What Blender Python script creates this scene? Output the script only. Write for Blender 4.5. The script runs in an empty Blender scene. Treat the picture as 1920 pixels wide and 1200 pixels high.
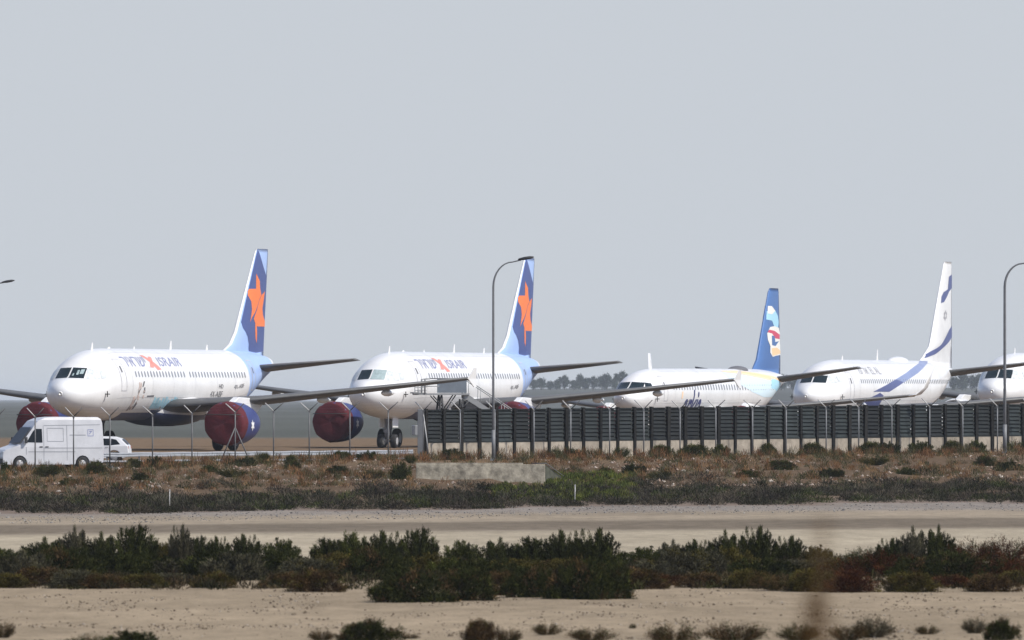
import bpy, bmesh, math, random
import numpy as np
from mathutils import Vector, Matrix, noise

C = bpy.context.scene.collection
R = math.radians
F = 19800.0            # focal length in pixels of the 1920 px wide photograph
CAMH = 3.0

# ------------------------------------------------------------------ camera
cam_d = bpy.data.cameras.new("camera")
cam = bpy.data.objects.new("camera", cam_d)
C.objects.link(cam)
cam_d.sensor_width = 36.0
cam_d.lens = F / 1920 * 36.0
cam_d.clip_start = 1.0
cam_d.clip_end = 60000
cam.location = (0, 0, CAMH)
cam.rotation_euler = (math.pi / 2 + math.atan(148 / F), 0, 0)
cam_d.dof.use_dof = True
cam_d.dof.focus_distance = 560
cam_d.dof.aperture_fstop = 5.6
bpy.context.scene.camera = cam

# ------------------------------------------------------------------ sky and sun
SUN_DIR = Vector((0.80, -0.40, 0.95)).normalized()
elev = math.asin(SUN_DIR.z)
azim = math.atan2(SUN_DIR.x, SUN_DIR.y)       # clockwise from +Y
world = bpy.data.worlds.new("World")
bpy.context.scene.world = world
world.use_nodes = True
wt = world.node_tree
bg = wt.nodes["Background"]
sky = wt.nodes.new("ShaderNodeTexSky")
sky.sky_type = 'NISHITA'
sky.sun_disc = False
sky.sun_elevation = elev
sky.sun_rotation = azim
sky.air_density = 1.0
sky.dust_density = 1.2
sky.ozone_density = 2.0
hs = wt.nodes.new("ShaderNodeHueSaturation")
hs.inputs['Saturation'].default_value = 0.45
tint = wt.nodes.new("ShaderNodeMix"); tint.data_type = 'RGBA'; tint.blend_type = 'MULTIPLY'
tint.inputs[0].default_value = 1.0
tint.inputs[7].default_value = (0.66, 0.74, 0.92, 1)
wt.links.new(sky.outputs[0], hs.inputs['Color'])
wt.links.new(hs.outputs[0], tint.inputs[6])
# dusty air near the horizon evens the sky out
geo = wt.nodes.new("ShaderNodeTexCoord"); sep = wt.nodes.new("ShaderNodeSeparateXYZ")
hz = wt.nodes.new("ShaderNodeMapRange"); hz.interpolation_type = 'SMOOTHSTEP'
hz.inputs['From Min'].default_value = 0.03; hz.inputs['From Max'].default_value = 0.14
hz.inputs['To Min'].default_value = 1.0; hz.inputs['To Max'].default_value = 0.0
dust = wt.nodes.new("ShaderNodeMix"); dust.data_type = 'RGBA'
dust.inputs[7].default_value = (3.60, 3.85, 4.17, 1)
wt.links.new(geo.outputs['Generated'], sep.inputs[0]); wt.links.new(sep.outputs['Z'], hz.inputs['Value'])
wt.links.new(hz.outputs[0], dust.inputs[0]); wt.links.new(tint.outputs[2], dust.inputs[6])
wt.links.new(dust.outputs[2], bg.inputs['Color'])
bg.inputs['Strength'].default_value = 0.15

sd = bpy.data.lights.new("sun", 'SUN')
sun = bpy.data.objects.new("sun", sd)
C.objects.link(sun)
sd.energy = 4.1
sd.angle = R(0.6)
sd.color = (1.0, 0.94, 0.85)
sun.rotation_euler = (-SUN_DIR).to_track_quat('-Z', 'Y').to_euler()

vs = bpy.context.scene.view_settings
vs.view_transform = 'Standard'
vs.look = 'None'
vs.exposure = 0.1
vs.gamma = 1.0
bpy.context.scene.cycles.volume_bounces = 0
bpy.context.scene.cycles.max_bounces = 6

# ------------------------------------------------------------------ helpers
def tag(o, label=None, cat=None, group=None, kind=None):
    if label: o['label'] = label
    if cat: o['category'] = cat
    if group: o['group'] = group
    if kind: o['kind'] = kind
    return o

def empty(name, loc=(0, 0, 0), rz=0.0, label=None, cat=None, group=None):
    o = bpy.data.objects.new(name, None)
    o.empty_display_size = 0.3
    C.objects.link(o)
    o.location = loc
    o.rotation_euler = (0, 0, rz)
    return tag(o, label, cat, group)

def copy_tree(o, parent=None):
    c = o.copy()
    C.objects.link(c)
    c.parent = parent
    for ch in list(o.children):
        copy_tree(ch, c)
    return c

def X(px, D): return (px - 960.0) * D / F
def Z(py, D): return CAMH - (py - 748.0) * D / F

def smooth(a, b, t):
    t = max(0.0, min(1.0, (t - a) / (b - a)))
    return t * t * (3 - 2 * t)

def mat(name, col, rough=0.6, metal=0.0, var=0.0, scale=3.0, bump=0.0, spec=0.5, coat=0.0, rnd=0.0):
    m = bpy.data.materials.new(name)
    m.use_nodes = True
    t = m.node_tree
    p = t.nodes["Principled BSDF"]
    p.inputs['Base Color'].default_value = (*col, 1)
    p.inputs['Roughness'].default_value = rough
    p.inputs['Metallic'].default_value = metal
    p.inputs['Specular IOR Level'].default_value = spec
    p.inputs['Coat Weight'].default_value = coat
    if var > 0 or bump > 0:
        tc = t.nodes.new("ShaderNodeTexCoord")
        n = t.nodes.new("ShaderNodeTexNoise")
        n.inputs['Scale'].default_value = scale
        n.inputs['Detail'].default_value = 6
        n.inputs['Roughness'].default_value = 0.65
        t.links.new(tc.outputs['Object'], n.inputs['Vector'])
        if var > 0:
            mr = t.nodes.new("ShaderNodeMapRange")
            mr.inputs['From Min'].default_value = 0.3
            mr.inputs['From Max'].default_value = 0.7
            mr.inputs['To Min'].default_value = 1 - var
            mr.inputs['To Max'].default_value = 1 + var * 0.6
            mx = t.nodes.new("ShaderNodeMix"); mx.data_type = 'RGBA'; mx.blend_type = 'MULTIPLY'
            mx.inputs[0].default_value = 1
            mx.inputs[6].default_value = (*col, 1)
            t.links.new(n.outputs['Fac'], mr.inputs['Value'])
            t.links.new(mr.outputs[0], mx.inputs[7])
            out_ = mx.outputs[2]
            if rnd > 0:
                oi = t.nodes.new("ShaderNodeObjectInfo"); r2 = t.nodes.new("ShaderNodeMapRange")
                r2.inputs['To Min'].default_value = 1 - rnd; r2.inputs['To Max'].default_value = 1 + rnd
                m2 = t.nodes.new("ShaderNodeMix"); m2.data_type = 'RGBA'; m2.blend_type = 'MULTIPLY'; m2.inputs[0].default_value = 1
                t.links.new(oi.outputs['Random'], r2.inputs['Value']); t.links.new(out_, m2.inputs[6]); t.links.new(r2.outputs[0], m2.inputs[7]); out_ = m2.outputs[2]
            t.links.new(out_, p.inputs['Base Color'])
        if bump > 0:
            b = t.nodes.new("ShaderNodeBump")
            b.inputs['Strength'].default_value = bump
            b.inputs['Distance'].default_value = 0.05
            t.links.new(n.outputs['Fac'], b.inputs['Height'])
            t.links.new(b.outputs[0], p.inputs['Normal'])
    return m

def attr_mat(name, rough=0.85, spec=0.2, var=0.25, scale=(1, 1, 1), detail=8, bump=0.0, trans=0.0):
    m = bpy.data.materials.new(name)
    m.use_nodes = True
    t = m.node_tree
    p = t.nodes["Principled BSDF"]
    p.inputs['Roughness'].default_value = rough
    p.inputs['Specular IOR Level'].default_value = spec
    a = t.nodes.new("ShaderNodeAttribute"); a.attribute_name = 'Col'
    if var > 0:
        tc = t.nodes.new("ShaderNodeTexCoord")
        mp = t.nodes.new("ShaderNodeMapping"); mp.inputs['Scale'].default_value = scale
        n = t.nodes.new("ShaderNodeTexNoise"); n.inputs['Scale'].default_value = 1
        n.inputs['Detail'].default_value = detail
        n.inputs['Roughness'].default_value = 0.7
        mr = t.nodes.new("ShaderNodeMapRange")
        mr.inputs['From Min'].default_value = 0.3; mr.inputs['From Max'].default_value = 0.7
        mr.inputs['To Min'].default_value = 1 - var; mr.inputs['To Max'].default_value = 1 + var
        mx = t.nodes.new("ShaderNodeMix"); mx.data_type = 'RGBA'; mx.blend_type = 'MULTIPLY'
        mx.inputs[0].default_value = 1
        t.links.new(tc.outputs['Object'], mp.inputs[0]); t.links.new(mp.outputs[0], n.inputs['Vector'])
        t.links.new(n.outputs['Fac'], mr.inputs['Value'])
        t.links.new(a.outputs['Color'], mx.inputs[6]); t.links.new(mr.outputs[0], mx.inputs[7])
        t.links.new(mx.outputs[2], p.inputs['Base Color'])
        if bump > 0:
            b = t.nodes.new("ShaderNodeBump")
            b.inputs['Strength'].default_value = bump; b.inputs['Distance'].default_value = 0.1
            t.links.new(n.outputs['Fac'], b.inputs['Height']); t.links.new(b.outputs[0], p.inputs['Normal'])
    else:
        t.links.new(a.outputs['Color'], p.inputs['Base Color'])
    return m

M = {
    'white': mat('aircraft_white', (0.78, 0.78, 0.77), 0.35, var=0.09, scale=0.9, coat=0.3),
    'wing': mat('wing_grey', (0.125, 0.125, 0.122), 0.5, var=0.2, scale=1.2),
    'navy': mat('navy_paint', (0.035, 0.05, 0.17), 0.45),
    'fin_navy': mat('fin_navy', (0.06, 0.09, 0.25), 0.4, var=0.05, scale=1),
    'ltblue': mat('light_blue_paint', (0.36, 0.50, 0.80), 0.35, var=0.04, scale=1),
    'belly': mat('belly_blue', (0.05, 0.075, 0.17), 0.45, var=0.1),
    'orange': mat('orange_paint', (0.85, 0.20, 0.05), 0.45),
    'red': mat('red_paint', (0.74, 0.27, 0.22), 0.45),
    'cover': mat('red_cover', (0.095, 0.007, 0.014), 0.9, var=0.25, scale=3, bump=0.6),
    'glass': mat('cockpit_glass', (0.010, 0.020, 0.024), 0.2, spec=0.4),
    'blind': mat('window_blind', (0.36, 0.45, 0.45), 0.35, var=0.3, scale=6),
    'palepane': mat('pale_side_pane', (0.62, 0.66, 0.66), 0.35, var=0.3, scale=4),  # pale tone for the side cockpit panes
    'pane': mat('cabin_pane', (0.26, 0.27, 0.29), 0.25),
    'greyink': mat('grey_ink', (0.13, 0.13, 0.14), 0.6),
    'paleink': mat('pale_grey_ink', (0.36, 0.36, 0.38), 0.6),
    'blueink': mat('blue_ink', (0.24, 0.26, 0.42), 0.5),
    'arkblue': mat('dark_blue_letters', (0.04, 0.05, 0.16), 0.5),
    'skyblue': mat('sky_blue_print', (0.38, 0.62, 0.72), 0.5, var=0.25, scale=2),
    'brown': mat('brown_print', (0.58, 0.47, 0.42), 0.6, var=0.3, scale=3),
    'gold': mat('gold_paint', (0.88, 0.60, 0.34), 0.45),
    'peach': mat('peach_paint', (0.90, 0.66, 0.44), 0.45),
    'cyan': mat('cyan_paint', (0.38, 0.66, 0.80), 0.45),
    'finblue': mat('fin_blue', (0.07, 0.16, 0.38), 0.4, var=0.05),
    'crimson': mat('crimson_paint', (0.60, 0.07, 0.13), 0.45),
    'elblue': mat('band_blue', (0.085, 0.105, 0.25), 0.4, var=0.08, scale=1),
    'elpale': mat('band_pale_blue', (0.24, 0.29, 0.46), 0.4, var=0.12, scale=1),
    'dark': mat('dark_metal', (0.03, 0.03, 0.032), 0.6, var=0.2),
    'steel': mat('gear_steel', (0.28, 0.28, 0.29), 0.45, metal=0.3),
    'tyre': mat('tyre_rubber', (0.018, 0.018, 0.019), 0.85, var=0.2, scale=8),
    'rim': mat('wheel_rim', (0.42, 0.42, 0.42), 0.5, metal=0.2),
    'galv': mat('galvanised_steel', (0.13, 0.13, 0.13), 0.65, metal=0.1, var=0.25, scale=4),
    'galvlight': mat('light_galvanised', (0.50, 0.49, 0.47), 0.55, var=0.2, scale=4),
    'polegrey': mat('pole_grey', (0.17, 0.175, 0.18), 0.55, var=0.25, scale=2),
    'joint': mat('skin_joint', (0.58, 0.58, 0.58), 0.5),
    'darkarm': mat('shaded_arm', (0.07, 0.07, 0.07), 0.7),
    'doorline': mat('door_outline', (0.50, 0.50, 0.51), 0.6),
    'louvre': mat('louvre_green', (0.014, 0.019, 0.019), 0.6, var=0.45, scale=2, spec=.25, rnd=.6),
    'wallpost': mat('wall_post', (0.016, 0.016, 0.015), 0.8, var=0.45, scale=3, spec=.15, rnd=.4),
    'concrete': mat('concrete_panel', (0.33, 0.29, 0.235), 0.95, var=0.35, scale=2.2, bump=0.5, spec=.1, rnd=.14),
    'oldconc': mat('stained_concrete', (0.40, 0.36, 0.28), 0.95, var=0.6, scale=2.6, bump=0.8, spec=.1),
    'rail': mat('guardrail_steel', (0.50, 0.51, 0.52), 0.45, metal=0.3, var=0.15, scale=4),
    'van': mat('van_white', (0.56, 0.56, 0.57), 0.35, var=0.13, scale=1.3, coat=0.4),
    'carwhite': mat('car_white', (0.74, 0.74, 0.74), 0.3, coat=0.5),
    'carglass': mat('vehicle_glass', (0.010, 0.014, 0.018), 0.3, spec=0.12),
    'trim': mat('black_trim', (0.03, 0.03, 0.03), 0.7),
    'seam': mat('panel_seam', (0.25, 0.26, 0.28), 0.6),
    'lamp': mat('headlamp_glass', (0.55, 0.58, 0.6), 0.15),
    'stairgrey': mat('stair_panel', (0.17, 0.20, 0.23), 0.55, var=0.15),
    'stairlight': mat('stair_light_metal', (0.30, 0.31, 0.31), 0.55, var=0.1),
    'tail_red': mat('tail_lamp', (0.35, 0.03, 0.03), 0.3),
}

class MB:
    """collects boxes, bars, tubes and sheets into ONE mesh object"""
    def __init__(s):
        s.v, s.f, s.m, s.sm = [], [], [], []
    def add(s, verts, faces, mi=0, smooth_=False):
        o = len(s.v)
        s.v += [tuple(p) for p in verts]
        for f in faces:
            s.f.append([i + o for i in f]); s.m.append(mi); s.sm.append(smooth_)
        return s
    def box(s, c, d, mi=0, rot=None):
        hx, hy, hz = d[0] / 2, d[1] / 2, d[2] / 2
        vs_ = [Vector((sx * hx, sy * hy, sz * hz)) for sz in (-1, 1) for sy in (-1, 1) for sx in (-1, 1)]
        if rot is not None: vs_ = [rot @ p for p in vs_]
        vs_ = [p + Vector(c) for p in vs_]
        return s.add(vs_, [(0, 2, 3, 1), (4, 5, 7, 6), (0, 1, 5, 4), (2, 6, 7, 3), (0, 4, 6, 2), (1, 3, 7, 5)], mi)
    def tube(s, pts, rad, n=8, mi=0, caps=True):
        pts = [Vector(p) for p in pts]
        if not hasattr(rad, '__len__'): rad = [rad] * len(pts)
        rings = []
        up = None
        for i, p in enumerate(pts):
            d = (pts[min(i + 1, len(pts) - 1)] - pts[max(i - 1, 0)]).normalized()
            if up is None:
                up = Vector((0, 0, 1)) if abs(d.z) < 0.9 else Vector((1, 0, 0))
            a = d.cross(up).normalized(); b = a.cross(d).normalized(); up = b
            rings.append([p + (a * math.cos(2 * math.pi * k / n) + b * math.sin(2 * math.pi * k / n)) * rad[i] for k in range(n)])
        vv = [q for r in rings for q in r]
        ff = []
        for i in range(len(pts) - 1):
            for k in range(n):
                k2 = (k + 1) % n
                ff.append((i * n + k, (i + 1) * n + k, (i + 1) * n + k2, i * n + k2))
        if caps:
            ff.append(tuple(range(n))); ff.append(tuple(reversed(range((len(pts) - 1) * n, len(pts) * n))))
        return s.add(vv, ff, mi, True)
    def lathe(s, prof, c, axis='y', n=28, mi=0):
        vv, ff = [], []
        for (a, r) in prof:
            for k in range(n):
                t = 2 * math.pi * k / n
                if axis == 'y': vv.append((c[0] + r * math.cos(t), c[1] + a, c[2] + r * math.sin(t)))
                elif axis == 'x': vv.append((c[0] + a, c[1] + r * math.cos(t), c[2] + r * math.sin(t)))
                else: vv.append((c[0] + r * math.cos(t), c[1] + r * math.sin(t), c[2] + a))
        for i in range(len(prof) - 1):
            for k in range(n):
                k2 = (k + 1) % n
                ff.append((i * n + k, (i + 1) * n + k, (i + 1) * n + k2, i * n + k2))
        return s.add(vv, ff, mi, True)
    def build(s, name, mats, parent=None, bevel=0, tris=False, fixn=True):
        me = bpy.data.meshes.new(name)
        me.from_pydata(s.v, [], s.f)
        if not isinstance(mats, (list, tuple)): mats = [mats]
        for m_ in mats: me.materials.append(m_)
        me.polygons.foreach_set('material_index', s.m)
        me.polygons.foreach_set('use_smooth', s.sm)
        me.update()
        if fixn:
            b = bmesh.new(); b.from_mesh(me)
            bmesh.ops.recalc_face_normals(b, faces=b.faces)
            b.to_mesh(me); b.free()
        o = bpy.data.objects.new(name, me)
        C.objects.link(o)
        o.parent = parent
        if bevel:
            md = o.modifiers.new('bevel', 'BEVEL'); md.width = bevel; md.segments = 2; md.limit_method = 'ANGLE'
        return o

def rotm(ax, deg): return Matrix.Rotation(R(deg), 3, ax)

# ------------------------------------------------------------------ terrain
def fence_y(x):
    return 521.0 + 39.0 * max(0.0, x + 4.3) / 31.5
def fence_z(x):
    if x < -4.3: return -0.60 + 0.60 * smooth(-27, -6, x)
    return 0.24 * min(1, (x + 4.3) / 31.0)
def bank_foot(x):
    return 438 + 26 * math.tanh(x / 18.0) + 3.5 * math.sin(x * 0.45) + 2 * math.sin(x * 1.3 + 1)
def gz(x, y, rough=True):
    yb = bank_foot(x); yf = fence_y(x) - 4
    if y < yb:
        z = -1.5
        if y < 150: z = -1.5 + 2.9 * (1 - smooth(35, 140, y))
        amp = 0.02
    elif y < yf:
        t = (y - yb) / (yf - yb)
        z = -1.5 + (fence_z(x) + 1.5) * (t * 0.75 + 0.25 * smooth(0, 1, t))
        amp = 0.16 * math.sin(math.pi * min(1, t * 1.02))
    elif y < yf + 10:
        z = fence_z(x); amp = 0.0
    else:
        left = 1 - smooth(-6, 0, x)
        z = fence_z(x)
        z = z + ((-0.62) * left - z) * smooth(yf + 10, yf + 14, y)
        z = z * (1 - smooth(566, 592, y))
        amp = 0
    if y > 3800:
        z += 8.6 * smooth(3800, 5500, y) * smooth(-0.006, 0.003, x / y) + 1.8 * smooth(3800, 5400, y) * noise.noise(Vector((x * 0.0025, y * 0.0012, 0)))
    if rough and amp > 0:
        z += amp * (noise.noise(Vector((x * 0.5, y * 0.16, 3))) + 0.5 * noise.noise(Vector((x * 1.6, y * 0.5, 7))))
    return z

def build_ground():
    ys = [-40, -10, 5, 20, 35, 60, 85, 105, 130, 155, 175] + list(np.arange(180, 602, 1.25)) + list(604 * (20000 / 604) ** np.linspace(0, 1, 110))
    nu = 96
    us = [i / nu for i in range(-nu, nu + 1)]
    verts, cols = [], []
    sand = np.array((0.255, 0.205, 0.144)); pale = np.array((0.330, 0.285, 0.212)); track = np.array((0.152, 0.127, 0.098))
    light = np.array((0.255, 0.213, 0.160)); gravel = np.array((0.215, 0.190, 0.165)); soil = np.array((0.110, 0.078, 0.052))
    verge = np.array((0.14, 0.098, 0.062)); road = np.array((0.17, 0.17, 0.17)); brown = np.array((0.16, 0.115, 0.078))
    apron = np.array((0.27, 0.26, 0.24)); far = np.array((0.088, 0.094, 0.086)); conc = np.array((0.22, 0.22, 0.21))
    foot = np.array((0.17, 0.135, 0.11))
    for y in ys:
        W = max(90.0, abs(y) * 0.75)
        for u in us:
            x = W * math.copysign(abs(u) ** 1.7, u)
            verts.append((x, y, gz(x, y)))
            yy = y - 0.62 * x + 5 * noise.noise(Vector((x * 0.05, y * 0.02, 0)))
            c = sand.copy()
            def mixc(c, c2, a, b, v): 
                t = smooth(a, b, v); return c * (1 - t) + c2 * t
            c = mixc(c, pale, 262, 300, yy)
            c = mixc(c, track, 352, 368, yy)
            c = mixc(c, light, 384, 393, yy)
            c = mixc(c, gravel, 408, 424, yy)
            yb = bank_foot(x)
            c = mixc(c, foot, yb - 6, yb - 1, y)
            c = mixc(c, soil, yb + 2, yb + 16, y)
            yf = fence_y(x)
            c = mixc(c, verge, yf - 22, yf - 8, y)
            c = mixc(c, road, yf + 6, yf + 8, y)
            c = mixc(c, brown, 566, 572, y)
            c = mixc(c, far, 790, 830, y)
            if y > 800:
                k = noise.noise(Vector((x * 0.012, y * 0.0035, 1)))
                c = c * (1 + 0.3 * k)
            if y < 470:
                q = noise.noise(Vector((x * 0.10, y * 0.045, 11))) + .6 * noise.noise(Vector((x * 0.35, y * 0.12, 5)))
                c = c * (1 + 0.16 * q)
                # old tyre lines running along the sand
                for yc, wd, am in ((226, 1.6, .10), (219, 1.2, .08), (305, 3, .05), (322, 3, .06), (400, 3, .10), (206, 1.2, .07)):
                    c = c * (1 + am * math.exp(-((yy - yc) / wd) ** 2))
            cols.append((*c, 1))
    n = len(us)
    faces = [(j * n + i, j * n + i + 1, (j + 1) * n + i + 1, (j + 1) * n + i) for j in range(len(ys) - 1) for i in range(n - 1)]
    me = bpy.data.meshes.new('ground')
    me.from_pydata(verts, [], faces)
    a = me.attributes.new('Col', 'FLOAT_COLOR', 'POINT')
    a.data.foreach_set('color', np.array(cols, dtype=np.float32).ravel())
    me.polygons.foreach_set('use_smooth', [True] * len(faces))
    m = attr_mat('ground_soil', rough=1.0, spec=0.0, var=0.22, scale=(1.6, 0.35, 1), detail=10, bump=0.25)
    t = m.node_tree; p = t.nodes['Principled BSDF']
    # second, fine layer: grains and pebbles
    tc = t.nodes.new("ShaderNodeTexCoord"); vo = t.nodes.new("ShaderNodeTexVoronoi"); vo.inputs['Scale'].default_value = 1
    mp = t.nodes.new("ShaderNodeMapping"); mp.inputs['Scale'].default_value = (9, 1.6, 9)
    mr = t.nodes.new("ShaderNodeMapRange"); mr.inputs['From Max'].default_value = 0.45
    mr.inputs['To Min'].default_value = 0.70; mr.inputs['To Max'].default_value = 1.06
    mx = t.nodes.new("ShaderNodeMix"); mx.data_type = 'RGBA'; mx.blend_type = 'MULTIPLY'; mx.inputs[0].default_value = 0.55
    t.links.new(tc.outputs['Object'], mp.inputs[0]); t.links.new(mp.outputs[0], vo.inputs['Vector'])
    t.links.new(vo.outputs['Distance'], mr.inputs['Value'])
    src = p.inputs['Base Color'].links[0].from_socket
    t.links.new(src, mx.inputs[6]); t.links.new(mr.outputs[0], mx.inputs[7]); t.links.new(mx.outputs[2], p.inputs['Base Color'])
    me.materials.append(m)
    o = bpy.data.objects.new('ground', me); C.objects.link(o)
    tag(o, kind='structure')
build_ground()

# ------------------------------------------------------------------ airliners
def pchip(xs, ys):
    xs = np.array(xs, float); ys = np.array(ys, float)
    h = np.diff(xs); d = np.diff(ys) / h
    m_ = np.zeros(len(xs)); m_[0] = d[0]; m_[-1] = d[-1]
    for i in range(1, len(xs) - 1):
        if d[i - 1] * d[i] > 0:
            w1, w2 = 2 * h[i] + h[i - 1], h[i] + 2 * h[i - 1]
            m_[i] = (w1 + w2) / (w1 / d[i - 1] + w2 / d[i])
    def f(x):
        i = int(min(max(np.searchsorted(xs, x) - 1, 0), len(xs) - 2))
        t = min(max((x - xs[i]) / h[i], 0), 1)
        return (ys[i] * (1 + 2 * t) * (1 - t) ** 2 + m_[i] * h[i] * t * (1 - t) ** 2 +
                ys[i + 1] * t * t * (3 - 2 * t) + m_[i + 1] * h[i] * t * t * (t - 1))
    return f

class Hull:
    def __init__(s, secs):
        # secs rows: y, half width, top z, bottom z, widest z
        s.secs = secs; ps = [math.sqrt(r[0]) for r in secs]
        s.w, s.t, s.b, s.c = [pchip(ps, [r[k] for r in secs]) for k in (1, 2, 3, 4)]
        s.L = secs[-1][0]
    def at(s, y):
        p = math.sqrt(max(y, 0)); return s.w(p), s.t(p), s.b(p), s.c(p)
    def pt(s, y, th, off=0.0, side=1):
        w, t, b, c = s.at(y)
        h = (t - c) if math.sin(th) >= 0 else (c - b)
        x = w * math.cos(th); z = c + h * math.sin(th)
        n = Vector((math.cos(th) / max(w, .01), 0, math.sin(th) / max(h, .01))).normalized()
        return Vector((side * (x + n.x * off), y, z + n.z * off))
    def th_of(s, y, z):
        w, t, b, c = s.at(y)
        h = (t - c) if z >= c else (c - b)
        return math.asin(max(-1, min(1, (z - c) / h)))
    def front(s, x, z, off=0.0):
        def g(y):
            w, t, b, c = s.at(y)
            h = (t - c) if z >= c else (c - b)
            return (x / max(w, 1e-4)) ** 2 + ((z - c) / max(h, 1e-4)) ** 2 - 1
        lo, hi = 0.0005, 9.0
        for _ in range(42):
            mid = (lo + hi) / 2
            if g(mid) > 0: lo = mid
            else: hi = mid
        y = (lo + hi) / 2
        return Vector((x, y - off * 0.8, z + off * 0.7))

def cut_sheet(polys, du, dv):
    """polygons in (u, v) -> list of small faces, so that they can follow a curved skin"""
    bm = bmesh.new()
    for poly in polys:
        vv = [bm.verts.new((p[0], p[1], 0)) for p in poly]
        try: bm.faces.new(vv)
        except ValueError: pass
    bmesh.ops.triangulate(bm, faces=bm.faces)
    if not bm.verts: return [], []
    for ax, st in ((0, du), (1, dv)):
        lo = min(v.co[ax] for v in bm.verts); hi = max(v.co[ax] for v in bm.verts)
        k = math.floor(lo / st) + 1
        while k * st < hi:
            co = [0, 0, 0]; co[ax] = k * st; no = [0, 0, 0]; no[ax] = 1
            bmesh.ops.bisect_plane(bm, geom=bm.verts[:] + bm.edges[:] + bm.faces[:], plane_co=co, plane_no=no, dist=1e-5)
            k += 1
    bm.verts.index_update()
    V = [(v.co.x, v.co.y) for v in bm.verts]; Fc = [[v.index for v in f.verts] for f in bm.faces]
    bm.free()
    return V, Fc

_tc = {}
def text_polys(txt, bold=0.0):
    if txt in _tc: return _tc[txt]
    cu = bpy.data.curves.new('lettering', 'FONT'); cu.body = txt; cu.resolution_u = 3; cu.offset = bold
    ob = bpy.data.objects.new('lettering', cu); C.objects.link(ob)
    dg = bpy.context.evaluated_depsgraph_get()
    me = ob.evaluated_get(dg).to_mesh()
    vs_ = [v.co.copy() for v in me.vertices]
    pl = [[(vs_[i].x, vs_[i].y) for i in p.vertices] for p in me.polygons]
    ob.evaluated_get(dg).to_mesh_clear()
    bpy.data.objects.remove(ob); bpy.data.curves.remove(cu)
    xs = [q[0] for p in pl for q in p]; ysv = [q[1] for p in pl for q in p]
    x0, x1, y0, y1 = min(xs), max(xs), min(ysv), max(ysv)
    pl = [[((q[0] - x0) / (x1 - x0), (q[1] - y0) / (y1 - y0)) for q in p] for p in pl]
    _tc[txt] = pl
    return pl

def skin_decal(mb, hull, polys, mi, off=0.012, sides=(1,), R0=2.0, flip=False):
    """polys in (y, v) with v = angle * R0"""
    V, Fc = cut_sheet(polys, 0.5, 0.18)
    for sd_ in sides:
        P = [hull.pt(v[0], v[1] / R0, off, sd_) for v in V]
        mb.add(P, Fc, mi, True)

def skin_text(mb, hull, txt, y0, y1, z0, z1, mi, off=0.014, sides=(1, -1), bold=0.0, slant=0.0):
    R0 = 2.0
    v0 = hull.th_of((y0 + y1) / 2, z0) * R0; v1 = hull.th_of((y0 + y1) / 2, z1) * R0
    for sd_ in sides:
        pl = [[((y0 + (q[0] + slant * q[1]) * (y1 - y0)) if sd_ > 0 else (y1 - (q[0] + slant * q[1]) * (y1 - y0)), v0 + q[1] * (v1 - v0)) for q in p] for p in text_polys(txt, bold)]
        skin_decal(mb, hull, pl, mi, off, (sd_,))

def naca(x, t): return 5 * t * (0.2969 * math.sqrt(x) - 0.126 * x - 0.3516 * x * x + 0.2843 * x ** 3 - 0.1036 * x ** 4)
XP = [0, .01, .03, .07, .13, .22, .34, .48, .62, .76, .9, 1.0]

def airfoil_loft(mb, st, mi=0, camber=0.0, inc=0.0):
    """st rows: (x, yLE, z, chord, thickness ratio, cant radians)"""
    n = len(XP); ring = 2 * n - 2
    vv = []
    for (x, y, z, c, t, ca) in st:
        ux, uz = -math.sin(ca), math.cos(ca)
        pts = [(u, naca(u, t)) for u in XP] + [(u, -naca(u, t) * (0.75 if camber else 1)) for u in reversed(XP[1:-1])]
        for (u, h) in pts:
            k = h * c + camber * c * math.sin(math.pi * u)
            vv.append((x + ux * k, y + u * c, z + uz * k - inc * (u - .25) * c))
    ff = []
    for i in range(len(st) - 1):
        for k in range(ring):
            k2 = (k + 1) % ring
            ff.append((i * ring + k, i * ring + k2, (i + 1) * ring + k2, (i + 1) * ring + k))
    ff.append(tuple(range(ring))); ff.append(tuple(reversed(range((len(st) - 1) * ring, len(st) * ring))))
    mb.add(vv, ff, mi, True)

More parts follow.
